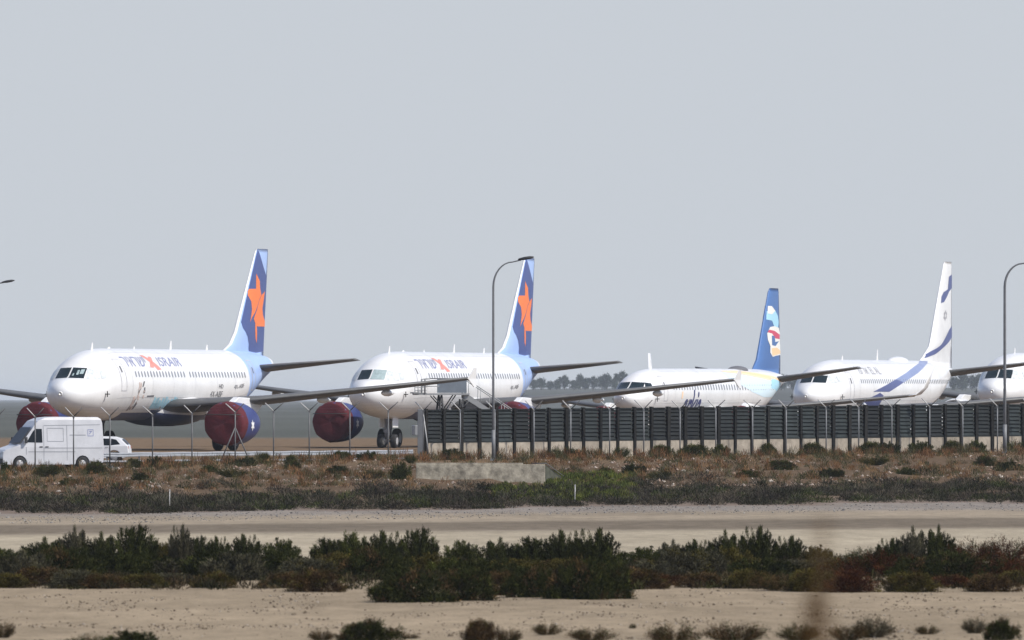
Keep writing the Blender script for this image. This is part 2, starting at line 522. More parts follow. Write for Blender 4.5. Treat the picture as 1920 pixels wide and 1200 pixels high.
class Fin:
    """vertical fin: rows (z, yLE, chord, thickness ratio)"""
    def __init__(s, rows): s.r = rows; s.z0 = rows[0][0]; s.z1 = rows[-1][0]
    def at(s, z):
        r = s.r
        for i in range(len(r) - 1):
            if z <= r[i + 1][0] or i == len(r) - 2:
                t = (z - r[i][0]) / (r[i + 1][0] - r[i][0]); t = max(0, min(1, t))
                return [r[i][k] * (1 - t) + r[i + 1][k] * t for k in (1, 2, 3)]
    def uv(s, u, z, off, side):
        yl, c, t = s.at(z)
        u = max(0.0, min(1.0, u))
        return (side * (naca(u, t) * c + off), yl + u * c, z)
    def mesh(s, mb, mi=0, base=0):
        n = len(XP); ring = 2 * n - 2; vv = []; ff = []
        for (z, yl, c, t) in s.r:
            for (u, sg) in [(u, 1) for u in XP] + [(u, -1) for u in reversed(XP[1:-1])]:
                vv.append((sg * naca(u, t) * c, yl + u * c, z))
        for i in range(len(s.r) - 1):
            for k in range(ring):
                k2 = (k + 1) % ring
                ff.append((i * ring + k, i * ring + k2, (i + 1) * ring + k2, (i + 1) * ring + k))
        ff.append(tuple(range(ring))); ff.append(tuple(reversed(range((len(s.r) - 1) * ring, len(s.r) * ring))))
        o_ = len(mb.m); mb.add(vv, ff, mi, True)
        for q in range((len(s.r) - 1) * ring):
            if q % ring not in (0, 1, ring - 1, ring - 2): mb.m[o_ + q] = base
    def decal(s, mb, poly, mi, off=0.012, za=None, zb=None):
        """poly in (u along chord, v along height between za and zb)"""
        za = s.z0 if za is None else za; zb = s.z1 if zb is None else zb
        V, Fc = cut_sheet([poly], 0.06, 0.05)
        for sd_ in (1, -1):
            mb.add([s.uv(v[0], za + v[1] * (zb - za), off, sd_) for v in V], Fc, mi, True)

def hull_mesh(mb, hull, matfn, nseg=56):
    ys = [(p ** 2) for p in np.linspace(0.06, math.sqrt(8.0), 46)]
    y = 8.5
    while y < hull.L - 0.05: ys.append(y); y += 0.45
    ys.append(hull.L)
    vv = [hull.pt(yy, 2 * math.pi * k / nseg) for yy in ys for k in range(nseg)]
    tip = hull.secs[0]
    base = len(mb.v)
    ff, mm = [], []
    for i in range(len(ys) - 1):
        for k in range(nseg):
            k2 = (k + 1) % nseg
            ff.append((i * nseg + k, i * nseg + k2, (i + 1) * nseg + k2, (i + 1) * nseg + k))
            c = (vv[i * nseg + k] + vv[(i + 1) * nseg + k2]) / 2
            mm.append(matfn(c))
    nose = len(vv); vv.append(Vector((0, 0, tip[4]))); 
    for k in range(nseg): ff.append((k, (k + 1) % nseg, nose)); mm.append(0)
    ff.append(tuple((len(ys) - 1) * nseg + k for k in range(nseg))); mm.append(0)
    o = len(mb.v); mb.v += [tuple(p) for p in vv]
    for f, m_ in zip(ff, mm): mb.f.append([i + o for i in f]); mb.m.append(m_); mb.sm.append(True)

def pane(hull, kind, corners, name, m, parent, off=0.02, n=6):
    """window pane following the nose skin; corners: inner-bottom, outer-bottom, outer-top, inner-top"""
    mb = MB(); P = []
    for j in range(n + 1):
        for i in range(n + 1):
            a, b = i / n, j / n
            u = (corners[0][0] * (1 - a) + corners[1][0] * a) * (1 - b) + (corners[3][0] * (1 - a) + corners[2][0] * a) * b
            v = (corners[0][1] * (1 - a) + corners[1][1] * a) * (1 - b) + (corners[3][1] * (1 - a) + corners[2][1] * a) * b
            if kind == 'front': P.append(hull.front(u, v, off))
            else: P.append(hull.pt(abs(u), hull.th_of(abs(u), v), off, kind))
    mb.add(P, [(j * (n + 1) + i, j * (n + 1) + i + 1, (j + 1) * (n + 1) + i + 1, (j + 1) * (n + 1) + i) for j in range(n) for i in range(n)], 0, True)
    return mb.build(name, m, parent, fixn=False)

def wheel(mb_t, mb_r, c, r, w):
    mb_t.lathe([(-w / 2, r * 0.55), (-w / 2, r * 0.86), (-w * 0.36, r * 0.98), (0, r), (w * 0.36, r * 0.98), (w / 2, r * 0.86), (w / 2, r * 0.55)], c, 'x', 24)
    mb_r.lathe([(-w * 0.42, 0.02), (-w * 0.42, r * 0.3), (-w * 0.5, r * 0.56), (w * 0.5, r * 0.56), (w * 0.42, r * 0.3), (w * 0.42, 0.02)], c, 'x', 16)

def landing_gear(root, name, x, y, ztop, r, dx, w=0.33, doors=True):
    mb = MB()
    mb.tube([(x, y + 0.1, ztop), (x, y, r)], [0.13, 0.09], 10)
    mb.tube([(x - dx, y, r), (x + dx, y, r)], 0.07, 8)
    mb.tube([(x, y, ztop * 0.45 + r * 0.5), (x, y + 1.0, ztop)], 0.05, 8)
    mb.tube([(x - .16, y - .06, r * 1.5), (x - .16, y - .06, ztop)], 0.03, 6)
    mb.box((x, y - .13, r + .62), (.34, .08, .22))
    g = mb.build(name, M['steel'], root)
    for s_ in (-1, 1):
        t = MB(); rr = MB(); wheel(t, rr, (x + s_ * dx, y, r), r, w)
        to = t.build('wheel', M['tyre'], root); ro = rr.build('rim', M['rim'], to)
    if doors:
        for s_ in (-1, 1):
            d = MB(); d.box((x + s_ * 0.42, y + .2, ztop - 0.25), (0.03, 1.1, 0.75)); d.build('gear_door', M['white'], root, bevel=0.01)

def antenna_blade(mb, x, y, z, h, c, mi=0):
    mb.add([(x - .018, y, z), (x + .018, y, z), (x + .018, y + c, z), (x - .018, y + c, z),
            (x - .012, y + c * .55, z + h), (x + .012, y + c * .55, z + h), (x + .012, y + c, z + h), (x - .012, y + c, z + h)],
           [(0, 1, 2, 3), (4, 5, 6, 7), (0, 1, 5, 4), (1, 2, 6, 5), (2, 3, 7, 6), (3, 0, 4, 7)], mi)

def mirror_st(st, s_): return [(s_ * a[0], a[1], a[2], a[3], a[4], s_ * a[5]) for a in st]

def airliner(sp, loc, ang):
    root = empty('airliner', (loc[0], loc[1], 0), -R(ang), sp['label'], 'airliner', 'airliners parked in a row on the apron')
    hull = Hull(sp['secs'])
    # fuselage with its painted livery
    mb = MB()
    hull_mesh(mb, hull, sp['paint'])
    sp['decals'](mb, hull)
    mats_f = list(sp['mats']) + [M['joint']]
    for q, yj in enumerate([6.9, 10.4, 14.1, 18.0, 21.9, 25.3, 28.9]):
        skin_decal(mb, hull, [[(yj, -2.0), (yj + .035, -2.0), (yj + .035, 3.1), (yj, 3.1)]], len(mats_f) - 1, .006, (1, -1))
    for vj in (-.75, 2.15):
        skin_decal(mb, hull, [[(4.6, vj), (29.5, vj), (29.5, vj + .028), (4.6, vj + .028)]], len(mats_f) - 1, .006, (1, -1))
    # belly fairing
    fy0, fy1, fw, ft, fb = sp['fairing']
    n1, n2 = 26, 22
    vv = []
    for i in range(n1 + 1):
        t = i / n1; k = math.sin(math.pi * (0.02 + 0.96 * t)) ** 0.55
        y = fy0 + (fy1 - fy0) * t; mid = (ft + fb) / 2
        for j in range(n2):
            a = 2 * math.pi * j / n2
            ca, sa = math.cos(a), math.sin(a)
            vv.append((fw * k * math.copysign(abs(ca) ** 0.8, ca), y, mid + (ft - fb) / 2 * k * math.copysign(abs(sa) ** 0.8, sa)))
    mb.add(vv, [(i * n2 + j, i * n2 + (j + 1) % n2, (i + 1) * n2 + (j + 1) % n2, (i + 1) * n2 + j) for i in range(n1) for j in range(n2)], 0, True)
    if sp.get('fin_base'):
        nf = n1 * n2
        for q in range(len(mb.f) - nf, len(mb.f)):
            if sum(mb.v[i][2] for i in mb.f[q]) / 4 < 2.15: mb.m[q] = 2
    fus = mb.build('fuselage', mats_f, root, fixn=False)
    # cabin windows, one each
    y0, y1, stp, wz, hw, hh = sp['cabin']
    k = 0; y = y0
    gaps = sp.get('gaps', [])
    while y < y1:
        if not any(a < y < b for a, b in gaps):
            for sd_ in (1, -1):
                w_ = MB(); P = []
                for (a, b) in ((-1, -.55), (-.6, -1), (.6, -1), (1, -.55), (1, .55), (.6, 1), (-.6, 1), (-1, .55)):
                    yy = y + a * hw; zz = wz + b * hh
                    P.append(hull.pt(yy, hull.th_of(yy, zz), 0.010, sd_))
                w_.add(P, [tuple(range(8))] if sd_ > 0 else [tuple(reversed(range(8)))])
                if sd_ > 0 or k % 3 == 0:
                    w_.build('cabin_window', M['pane'], fus, fixn=False)
        y += stp; k += 1
    for (kd, cs, m_) in sp['cockpit']:
        if kd == 'front':
            pane(hull, 'front', cs, 'cockpit_window', M[m_[0]], fus)
            pane(hull, 'front', [(-a, b) for a, b in cs], 'cockpit_window', M[m_[1]], fus)
        else:
            for s_ in (1, -1): pane(hull, s_, cs, 'cockpit_window', M[m_], fus)
    # doors as thin outlines on the skin
    for (dy, dz0, dz1, dw) in sp['doors']:
        for s_ in (1, -1):
            d = MB()
            for (a0, a1, b0, b1) in ((dy, dy + .07, dz0, dz1), (dy + dw, dy + dw + .07, dz0, dz1), (dy, dy + dw, dz0, dz0 + .05), (dy, dy + dw, dz1 - .05, dz1)):
                V, Fc = cut_sheet([[(a0, b0), (a1, b0), (a1, b1), (a0, b1)]], 0.5, 0.25)
                d.add([hull.pt(v[0], hull.th_of(v[0], v[1]), 0.012, s_) for v in V], Fc)
            a0, a1 = dy + dw * .38, dy + dw * .62; b0, b1 = dz1 - .78, dz1 - .42
            V, Fc = cut_sheet([[(a0, b0), (a1, b0), (a1, b1), (a0, b1)]], 0.5, 0.25)
            d.add([hull.pt(v[0], hull.th_of(v[0], v[1]), 0.014, s_) for v in V], Fc, 1)
            d.build('cabin_door', [M['doorline'], M['greyink']], fus, fixn=False)
    # antennas and probes
    for (ay, ah, ac) in sp['antennas']:
        a = MB(); antenna_blade(a, 0, ay, hull.at(ay)[1] - .03, ah, ac); a.build('antenna', M['white'], fus)
    if sp.get('dome'):
        dy, dl, dh = sp['dome']
        a = MB(); prof = []
        t_ = hull.at(dy)[1]
        n1, n2 = 14, 12; vv = []
        for i in range(n1 + 1):
            k_ = math.sin(math.pi * i / n1) ** 0.5
            for j in range(n2 + 1):
                an = math.pi * j / n2
                vv.append((0.62 * k_ * math.cos(an), dy + dl * i / n1, t_ - .12 + (dh + .12) * k_ * math.sin(an)))
        a.add(vv, [(i * (n2 + 1) + j, i * (n2 + 1) + j + 1, (i + 1) * (n2 + 1) + j + 1, (i + 1) * (n2 + 1) + j) for i in range(n1) for j in range(n2)], 0, True)
        a.build('antenna_dome', M[sp.get('dome_mat', 'white')], fus, fixn=False)
    a = MB()
    for s_ in (1, -1):
        p = hull.pt(2.9, -0.15, 0, s_)
        a.box(p + Vector((s_ * .12, 0, 0)), (.26, .10, .05)); a.box(p + Vector((s_ * .12, -.05, 0)), (.04, .06, .34))
    a.build('air_data_probe', M['dark'], fus)
    # fin
    fin = Fin(sp['fin']); mb = MB(); fin.mesh(mb, 0, sp.get('fin_base', 0)); sp['fin_art'](mb, fin); mb.build('tail_fin', sp['mats'], root, fixn=False)
    # wings
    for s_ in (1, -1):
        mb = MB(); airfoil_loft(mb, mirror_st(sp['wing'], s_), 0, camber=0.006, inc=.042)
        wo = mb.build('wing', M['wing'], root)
        mb = MB()
        if sp['tip'] == 'fence':
            x, y, z, c = sp['wing'][-1][:4]
            mb.add([(s_ * x, y + .2, z), (s_ * (x + .05), y + 1.2, z + .62), (s_ * (x + .05), y + 1.75, z + .62), (s_ * x, y + 1.75, z), (s_ * (x + .03), y + 1.75, z - .5), (s_ * (x + .03), y + 1.3, z - .5),
                    (s_ * (x + .05), y + .2, z), (s_ * (x + .1), y + 1.2, z + .62), (s_ * (x + .1), y + 1.75, z + .62), (s_ * (x + .05), y + 1.75, z), (s_ * (x + .08), y + 1.75, z - .5), (s_ * (x + .08), y + 1.3, z - .5)],
                   [(0, 1, 2, 3, 4, 5), (11, 10, 9, 8, 7, 6), (0, 6, 7, 1), (1, 7, 8, 2), (2, 8, 9, 3), (3, 9, 10, 4), (4, 10, 11, 5), (5, 11, 6, 0)])
            mb.build('wingtip_fence', M['white'], wo)
        else:
            airfoil_loft(mb, mirror_st(sp['winglet'], s_), 0)
            if sp.get('winglet_mat'):
                a_, b_ = sp['winglet'][-2], sp['winglet'][-1]
            mb.build('winglet', M['white'], wo)
        # flap track fairings under the trailing edge
        for xf in sp['tracks']:
            r = sp['wing']
            for i in range(len(r) - 1):
                if r[i][0] <= xf <= r[i + 1][0]:
                    t = (xf - r[i][0]) / (r[i + 1][0] - r[i][0])
                    yy = r[i][1] + (r[i + 1][1] - r[i][1]) * t; zz = r[i][2] + (r[i + 1][2] - r[i][2]) * t; cc = r[i][3] + (r[i + 1][3] - r[i][3]) * t
            mb = MB()
            mb.lathe([(0, .02), (.25, .12), (.7, .19), (1.3, .2), (1.9, .13), (2.5, .02)], (s_ * xf, yy + cc * .55, zz - .26), 'y', 12)
            mb.build('flap_fairing', M['white'], wo)
        # stabiliser
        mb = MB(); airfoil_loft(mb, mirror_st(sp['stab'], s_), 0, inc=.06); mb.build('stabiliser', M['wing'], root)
        # engine
        ex, ey, ez, er, el = sp['engine']
        ex *= s_
        mb = MB()
        mb.lathe([(.55, er * .90), (.12, er * .88), (0, er * .93), (.1, er * .985), (.5, er * 1.02), (1.4, er * 1.03), (el * .62, er * .98), (el * .85, er * .84), (el, er * .70), (el, er * .60), (el * .8, er * .5)], (ex, ey, ez), 'y', 36)
        nac = mb.build('engine_nacelle', M[sp['nacelle']], root)
        if sp.get('nacelle_star'):
            d = MB(); pts = []
            for k in range(12):
                a_ = math.pi / 2 + k * math.pi / 6; rr = .34 if k % 2 == 0 else .17
                pts.append((rr * math.cos(a_), rr * math.sin(a_)))
            for sd_ in (1, -1):
                P = []
                for (u, v) in [(0, 0)] + pts:
                    th = v / er
                    P.append((ex + sd_ * (er * 1.045) * math.cos(th), ey + 1.5 + u, ez - .1 + er * 1.045 * math.sin(th)))
                d.add(P, [(0, k + 1, (k + 1) % 12 + 1) for k in range(12)])
            d.build('star_emblem', M['white'], nac, fixn=False)
        mb = MB(); mb.lathe([(el * .8, er * .48), (el, er * .42), (el + .75, er * .26), (el + .75, er * .02)], (ex, ey, ez), 'y', 20); mb.build('exhaust', M['dark'], nac)
        if sp.get('covers'):
            mb = MB(); mb.lathe([(-.10, .01), (-.09, er * .5), (-.06, er * .88), (-.02, er * .955), (.1, er * 1.0), (.5, er * 1.045), (.62, er * 1.05), (.62, er * 1.03)], (ex, ey, ez), 'y', 36)
            for q, v_ in enumerate(mb.v):
                dx, dz = v_[0] - ex, v_[2] - ez; a_ = math.atan2(dz, dx); rr_ = math.hypot(dx, dz)
                k_ = 1 + .012 * math.sin(9 * a_ + 1.3 * s_) + .008 * math.sin(17 * a_)
                mb.v[q] = (ex + dx * k_, v_[1] - .05 * math.sin(2.3 * a_ + 1) * (rr_ / er) * (1 - rr_ / er) * 4 + .02 * math.sin(7 * rr_), ez + dz * k_)
            mb.build('inlet_cover', M['cover'], nac)
            mb = MB(); mb.tube([(ex - er * .9, ey - .14, ez + er * .42), (ex, ey - .17, ez + er * .42), (ex + er * .9, ey - .14, ez + er * .42)], .03, 6); mb.build('cover_strap', M['trim'], nac)
        else:
            mb = MB(); mb.lathe([(.55, .01), (.55, er * .9)], (ex, ey, ez), 'y', 28); mb.build('fan_disc', M['dark'], nac, fixn=False)
        # pylon
        wy = sp['wing'][1][1]; wz_ = sp['wing'][1][2]
        mb = MB()
        pv = [(0, ey + .9, ez + er * .92), (0, ey + el * .55, ez + er * 1.25), (0, wy + .6, wz_ + .12), (0, wy + 2.6, wz_ - .1), (0, ey + el + .9, ez + er * .35), (0, ey + el * .8, ez + er * .6)]
        mb.add([(ex - .2, a_[1], a_[2]) for a_ in pv] + [(ex + .2, a_[1], a_[2]) for a_ in pv],
               [(0, 1, 2, 3, 4, 5), (11, 10, 9, 8, 7, 6)] + [(i, (i + 1) % 6, (i + 1) % 6 + 6, i + 6) for i in range(6)])
        mb.build('pylon', M['white'], root, bevel=0.04)
        gx, gy, gr = sp['main_gear']
        landing_gear(root, 'main_gear', s_ * gx, gy, sp['wing'][0][2] - .2, gr, 0.46, 0.42, doors=False)
        d = MB(); d.box((s_ * (gx + .28), gy, gr + 1.0), (.05, .9, 1.3)); d.build('gear_door', M['white'], root, bevel=.01)
    ny, nr, nx = sp['nose_gear']
    landing_gear(root, 'nose_gear', 0, ny, hull.at(ny)[2] + .1, nr, nx, 0.36)
    return root

# -- type sections
A_SECS = [(0, .02, 3.33, 3.27, 3.30), (.12, .42, 3.66, 2.90, 3.30), (.45, .80, 3.92, 2.58, 3.28), (.9, 1.10, 4.10, 2.36, 3.28), (1.4, 1.33, 4.26, 2.20, 3.30),
          (1.9, 1.50, 4.62, 2.09, 3.36), (2.4, 1.63, 4.97, 2.00, 3.43), (3.1, 1.76, 5.32, 1.91, 3.54), (4.0, 1.87, 5.60, 1.83, 3.66), (5.2, 1.95, 5.80, 1.78, 3.78),
          (7.0, 1.975, 5.90, 1.76, 3.83), (24.5, 1.975, 5.90, 1.76, 3.83), (27.5, 1.90, 5.90, 2.05, 3.95), (30.0, 1.66, 5.88, 2.68, 4.25), (32.5, 1.28, 5.80, 3.42, 4.60),
          (35.0, .85, 5.66, 4.12, 4.90), (36.7, .52, 5.50, 4.52, 5.02), (37.4, .30, 5.34, 4.74, 5.05)]
A_WING = [(1.2, 13.4, 2.45, 7.0, .14, 0), (6.4, 16.2, 2.92, 4.5, .12, 0), (11.5, 18.9, 3.50, 3.0, .12, 0), (17.25, 21.9, 4.18, 1.6, .13, 0)]
A_STAB = [(.5, 31.1, 4.78, 4.0, .10, 0), (6.2, 34.6, 5.36, 1.5, .09, 0)]
A_FIN = [(5.4, 28.0, 8.3, .035), (5.85, 28.6, 7.75, .045), (6.25, 29.9, 6.5, .07), (7.0, 30.9, 5.6, .09), (11.75, 34.7, 2.5, .09), (11.98, 35.0, 2.15, .08)]
A_COCK = [('front', [(.045, 4.20), (.86, 4.16), (.80, 4.74), (.045, 4.78)], ('glass', 'glass')),
          (9, [(1.62, 4.10), (2.55, 4.12), (2.75, 4.62), (2.30, 4.70)], 'palepane'),
          (9, [(2.66, 4.14), (3.2, 4.2), (3.2, 4.55), (2.86, 4.62)], 'palepane')]

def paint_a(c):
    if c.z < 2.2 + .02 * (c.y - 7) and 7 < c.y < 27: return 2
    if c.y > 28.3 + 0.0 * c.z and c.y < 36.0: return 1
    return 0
star_l = [(.10, .80 - .02), (.16, .79), (.30, .60), (.27, .60)]
def fin_art_a(mb, fin):
    za, zb = 5.85, 11.98
    def P(l, wd=1.0): # zoom pixels of the photograph -> chord fraction and height fraction
        out = []
        for (px, py) in l:
            v = (575 - py) / 507.0
            le = 1240 - (1240 - 1150) * (py - 68) / 372.0 if py < 440 else 1150 - (py - 440) * .58
            u = (px - le) / (1298 - le); u = .52 + (u - .52) * wd
            out.append((min(1, max(.06, u)), v))
        return out
    fin.decal(mb, P([(1238, 72), (1248, 85), (1262, 130), (1280, 175), (1296, 205), (1296, 575), (1250, 582), (1205, 575), (1190, 545), (1180, 505), (1160, 460), (1150, 432), (1168, 360), (1195, 250)]), 3, .010, za, zb)
    def S(l):
        out = []
        for (px, py) in l:
            le = 700 - (py - 150) * .2267
            out.append((min(1, max(.045, (px - le) / (817 - le))), (1235 - py) / 1085.0))
        return out
    fin.decal(mb, S([(684, 412), (700, 450), (722, 490), (728, 560), (748, 640), (722, 690), (700, 765), (672, 830), (640, 880), (622, 930), (632, 860), (640, 790), (632, 710), (606, 650), (600, 600), (618, 578), (682, 574)]), 4, .016, za, zb)
    fin.decal(mb, S([(722, 700), (752, 640), (794, 598), (784, 690), (770, 780), (782, 850), (816, 915), (816, 972), (702, 972), (712, 1050), (722, 1150), (700, 1100), (684, 1020), (682, 940), (662, 890), (696, 800)]), 4, .016, za, zb)

def art_a(extra):
    def f(mb, h):
        V = lambda y, z: h.th_of(y, z) * 2.0
        skin_text(mb, h, "ריארשי"[::1], 6.3, 10.3, 4.86, 5.42, 5, bold=.004)
        skin_decal(mb, h, [[(10.3, V(10, 5.52)), (10.9, V(10, 5.50)), (12.4, V(10, 4.70)), (11.7, V(10, 4.66))], [(10.6, V(10, 4.82)), (11.2, V(10, 4.80)), (12.0, V(10, 5.42)), (11.5, V(10, 5.44))]], 6, .013, (1, -1))
        skin_text(mb, h, "ISRAIR", 12.4, 16.4, 4.88, 5.40, 5, bold=.004, slant=.06)
        skin_text(mb, h, "4X-ABF", 25.0, 27.0, 3.62, 3.86, 7)
        if extra:
            # faded figure and script printed on the lower forward skin
            rr = random.Random(4)
            strokes = []
            for k in range(26):
                a = 7.3 + 1.7 * rr.random(); b = 2.25 + 1.75 * rr.random() * (1 - abs(a - 8.3) * .45)
                w_, h_ = .08 + .16 * rr.random(), .12 + .3 * rr.random(); tl = rr.uniform(-.15, .25)
                strokes.append([(a, b), (a + w_, b + .03), (a + w_ + tl, b + h_), (a + tl, b + h_ * .9)])
            for k, s_ in enumerate(strokes):
                skin_decal(mb, h, [[(a, V(9, b)) for a, b in s_]], 8 if k % 3 else 7, .012 + .0004 * k)
            skin_decal(mb, h, [[(9.6, V(9, 3.12)), (10.8, V(9, 3.12)), (10.8, V(9, 3.22)), (9.6, V(9, 3.2))]], 7, .014)
            pl = []
            for k in range(9):
                a = 11.0 + k * .50
                pl.append([(a, V(9, 2.45)), (a + .40, V(9, 2.45)), (a + .44, V(9, 3.0 + .12 * math.sin(k * 2.1))), (a + .04, V(9, 3.06 + .1 * math.cos(k * 1.7)))])
            pl.append([(11.2, V(9, 2.56)), (15.2, V(9, 2.5)), (15.3, V(9, 2.78)), (11.1, V(9, 2.8))])
            skin_decal(mb, h, pl, 9, .0135)
            skin_text(mb, h, "HD", 22.2, 23.0, 3.62, 3.86, 7, bold=.01)
            skin_text(mb, h, "4X-ABF", 20.8, 23.0, 3.12, 3.46, 7, bold=.012)
    return f
A_MATS = [M['white'], M['ltblue'], M['belly'], M['fin_navy'], M['orange'], M['blueink'], M['red'], M['greyink'], M['brown'], M['skyblue']]
def spec_a(label, extra):
    return dict(label=label, secs=A_SECS, paint=paint_a, decals=art_a(extra), mats=A_MATS, fairing=(12.0, 23.4, 2.18, 3.45, 1.40),
                cabin=(7.6, 27.6, .533, 4.42, .115, .17), gaps=[(16.3, 16.9)], cockpit=A_COCK, doors=[(5.0, 3.45, 5.3, .82), (29.0, 3.5, 5.3, .75)],
                antennas=[(5.2, .45, .34), (19.0, .52, .36), (25.6, .32, .3), (8.0, .12, .5), (12.6, .16, .2)], fin=A_FIN, fin_art=fin_art_a, wing=A_WING, tip='fence', fin_base=1, tracks=(4.6, 8.9, 12.4),
                stab=A_STAB, engine=(5.75, 11.9, 1.58, 1.22, 4.1), nacelle='navy', nacelle_star=True, covers=True, main_gear=(3.8, 18.0, .58), nose_gear=(5.1, .42, .42))
sp = spec_a('leftmost airliner, white, orange star on navy fin, faded drawing on its lower side', True)
R1 = airliner(sp, (X(113, 598), 598), 17.1)
for (x0, x1, z0, z1) in ((.38, .50, 4.36, 4.62), (.55, .74, 4.40, 4.66), (.18, .26, 4.30, 4.44)):
    pane(Hull(A_SECS), 'front', [(x0, z0), (x1, z0), (x1, z1), (x0, z1)], 'sun_shade', M['blind'], [c for c in R1.children if c.name.startswith('fuselage')][0], off=.03, n=2)
sp = spec_a('second airliner from left, white, orange star fin, boarding stairs beside its nose', False)
sp['cockpit'] = [('front', [(.045, 4.20), (.86, 4.16), (.80, 4.74), (.045, 4.78)], ('blind', 'glass'))] + A_COCK[1:]
airliner(sp, (X(681, 639), 639), 16.3)

# second type: slimmer regional jet
E_SECS = [(0, .02, 2.93, 2.87, 2.90), (.12, .36, 3.16, 2.56, 2.88), (.45, .66, 3.34, 2.28, 2.86), (.9, .88, 3.48, 2.06, 2.86), (1.4, 1.05, 3.66, 1.90, 2.90), (1.9, 1.18, 3.95, 1.78, 2.96),
          (2.5, 1.30, 4.26, 1.68, 3.02), (3.2, 1.40, 4.50, 1.60, 3.08), (4.4, 1.48, 4.70, 1.53, 3.15), (6.5, 1.505, 4.82, 1.50, 3.20), (27, 1.505, 4.86, 1.50, 3.22), (30, 1.36, 4.86, 1.98, 3.45),
          (33, .98, 4.78, 2.85, 3.85), (36, .52, 4.58, 3.62, 4.12), (37.6, .26, 4.42, 3.96, 4.2)]
E_SECS = [(a, b, c + .2, d + .2, e + .2) for a, b, c, d, e in E_SECS]
B_UP = .18
def paint_0(c): return 0
def arc_band(h, pts0, pts1, n=8):
    return [[(a, b) for a, b in pts0] + [(a, b) for a, b in reversed(pts1)]]
def art_e(mb, h):
    # sweeping orange and light blue bands on the rear fuselage; v = angle*2
    skin_decal(mb, h, [[(20.5, 2.3), (24.0, 2.35), (28.0, 2.0), (32.0, 1.35), (35.2, .3), (35.2, -.2), (32.0, .65), (28.0, 1.35), (24.0, 1.8), (20.5, 2.1)]], 2, .010, (1, -1))
    skin_decal(mb, h, [[(22.5, 2.22), (25.0, 2.2), (28.5, 1.82), (32.2, 1.15), (34.6, .35), (34.4, .1), (32.0, .85), (28.2, 1.5), (25.0, 1.95)]], 1, .014, (1, -1))
    skin_decal(mb, h, [[(20.0, 2.0), (24.0, 1.72), (28.0, 1.27), (32.0, .57), (35.0, -.3), (34.4, -1.2), (32.5, -1.1), (29.0, -.5), (25.0, .1), (20.5, 1.2)]], 3, .010, (1, -1))
    skin_decal(mb, h, [[(30.0, .2), (32.0, -.4), (33.3, -1.2), (34.6, -.9), (34.0, .1), (32.4, .9), (31.0, 1.2)]], 4, .014, (1, -1))
    skin_text(mb, h, "arkia", 9.0, 13.0, 1.95, 3.65, 5, bold=.02, slant=.1)
    skin_decal(mb, h, [[(8.3, -.4), (8.6, -.4), (8.7, .15), (8.4, .15)]], 2, .012, (1, -1))
def fin_art_e(mb, fin):
    def Q(l): # zoom pixels (470 x 1200) -> fin fractions
        out = []
        for (px, py) in l:
            v = (825 - py) / 765.0
            le = 255 - (255 - 150) * (py - 60) / 580.0 if py < 640 else 150 - (py - 640) * .42
            te = 345 + 25 * min(1, (py - 60) / 440.0)
            out.append(((px - le) / (te - le), v))
        return out
    a = (5.0, 10.5)
    fin.decal(mb, Q([(232, 222), (262, 222), (300, 265), (262, 300), (225, 292)]), 7, .018, *a)
    fin.decal(mb, Q([(222, 270), (300, 262), (335, 310), (350, 370), (340, 425), (290, 420), (262, 360), (212, 350)]), 4, .012, *a)
    fin.decal(mb, Q([(240, 420), (290, 410), (352, 425), (366, 470), (366, 570), (372, 600), (372, 680), (300, 690), (255, 700), (232, 660), (238, 600), (215, 540), (212, 480)]), 7, .014, *a)
    fin.decal(mb, Q([(230, 445), (290, 455), (366, 490), (362, 532), (300, 525), (262, 480), (215, 470)]), 6, .020, *a)
    fin.decal(mb, Q([(258, 500), (292, 505), (300, 560), (352, 550), (300, 598), (258, 590)]), 8, .020, *a)
    fin.decal(mb, Q([(250, 620), (320, 612), (370, 640), (368, 668), (310, 680), (255, 690)]), 1, .020, *a)
E_MATS = [M['white'], M['gold'], M['peach'], mat('ice_blue', (.62, .76, .82), .4), M['cyan'], M['arkblue'], M['crimson'], mat('cream_paint', (.82, .80, .74), .4), M['finblue']]
def fin_blue_mesh(sp_):
    return sp_
E = dict(label='white airliner in the middle of the row with a coloured swirl on its blue fin', secs=E_SECS, paint=paint_0, decals=art_e, mats=E_MATS,
         fairing=(12.0, 22.5, 1.75, 2.7, 1.2), cabin=(6.6, 31.0, .62, 3.82, .13, .19), gaps=[], cockpit=[('front', [(.04, 3.66), (.88, 3.62), (.80, 4.10), (.04, 4.14)], ('glass', 'glass')), (9, [(1.75, 3.62), (2.6, 3.65), (2.75, 4.05), (2.25, 4.1)], 'glass')],
         doors=[(4.4, 2.9, 4.55, .75), (33.0, 3.5, 4.5, .6)], antennas=[(6.0, .6, .35)], dome=(25.0, 3.2, .20), dome_mat='greyink',
         fin=[(4.7, 29.5, 7.5, .03), (5.1, 30.2, 6.8, .06), (5.7, 31.2, 5.8, .09), (10.3, 34.0, 2.6, .09), (10.55, 34.4, 2.1, .08)], fin_art=fin_art_e,
         wing=[(.9, 12.6, 2.0, 6.3, .14, 0), (5.0, 15.1, 2.38, 4.0, .12, 0), (13.6, 20.2, 3.25, 1.7, .10, 0)], tip='winglet',
         winglet=[(13.55, 20.2, 3.25, 1.7, .10, 0), (14.0, 20.7, 3.36, 1.35, .09, .5), (14.35, 21.3, 3.8, 1.0, .08, 1.15), (14.75, 22.2, 5.3, .55, .08, 1.25)], tracks=(3.6, 7.0, 10.2),
         stab=[(.4, 33.0, 4.35, 3.4, .10, 0), (5.7, 35.8, 5.18, 1.5, .09, 0)], engine=(4.7, 10.6, 1.55, 1.0, 3.0), nacelle='white', covers=True, main_gear=(2.97, 18.6, .5), nose_gear=(4.2, .35, .2))
E_root = airliner(E, (X(1168, 672), 672), 17.4)
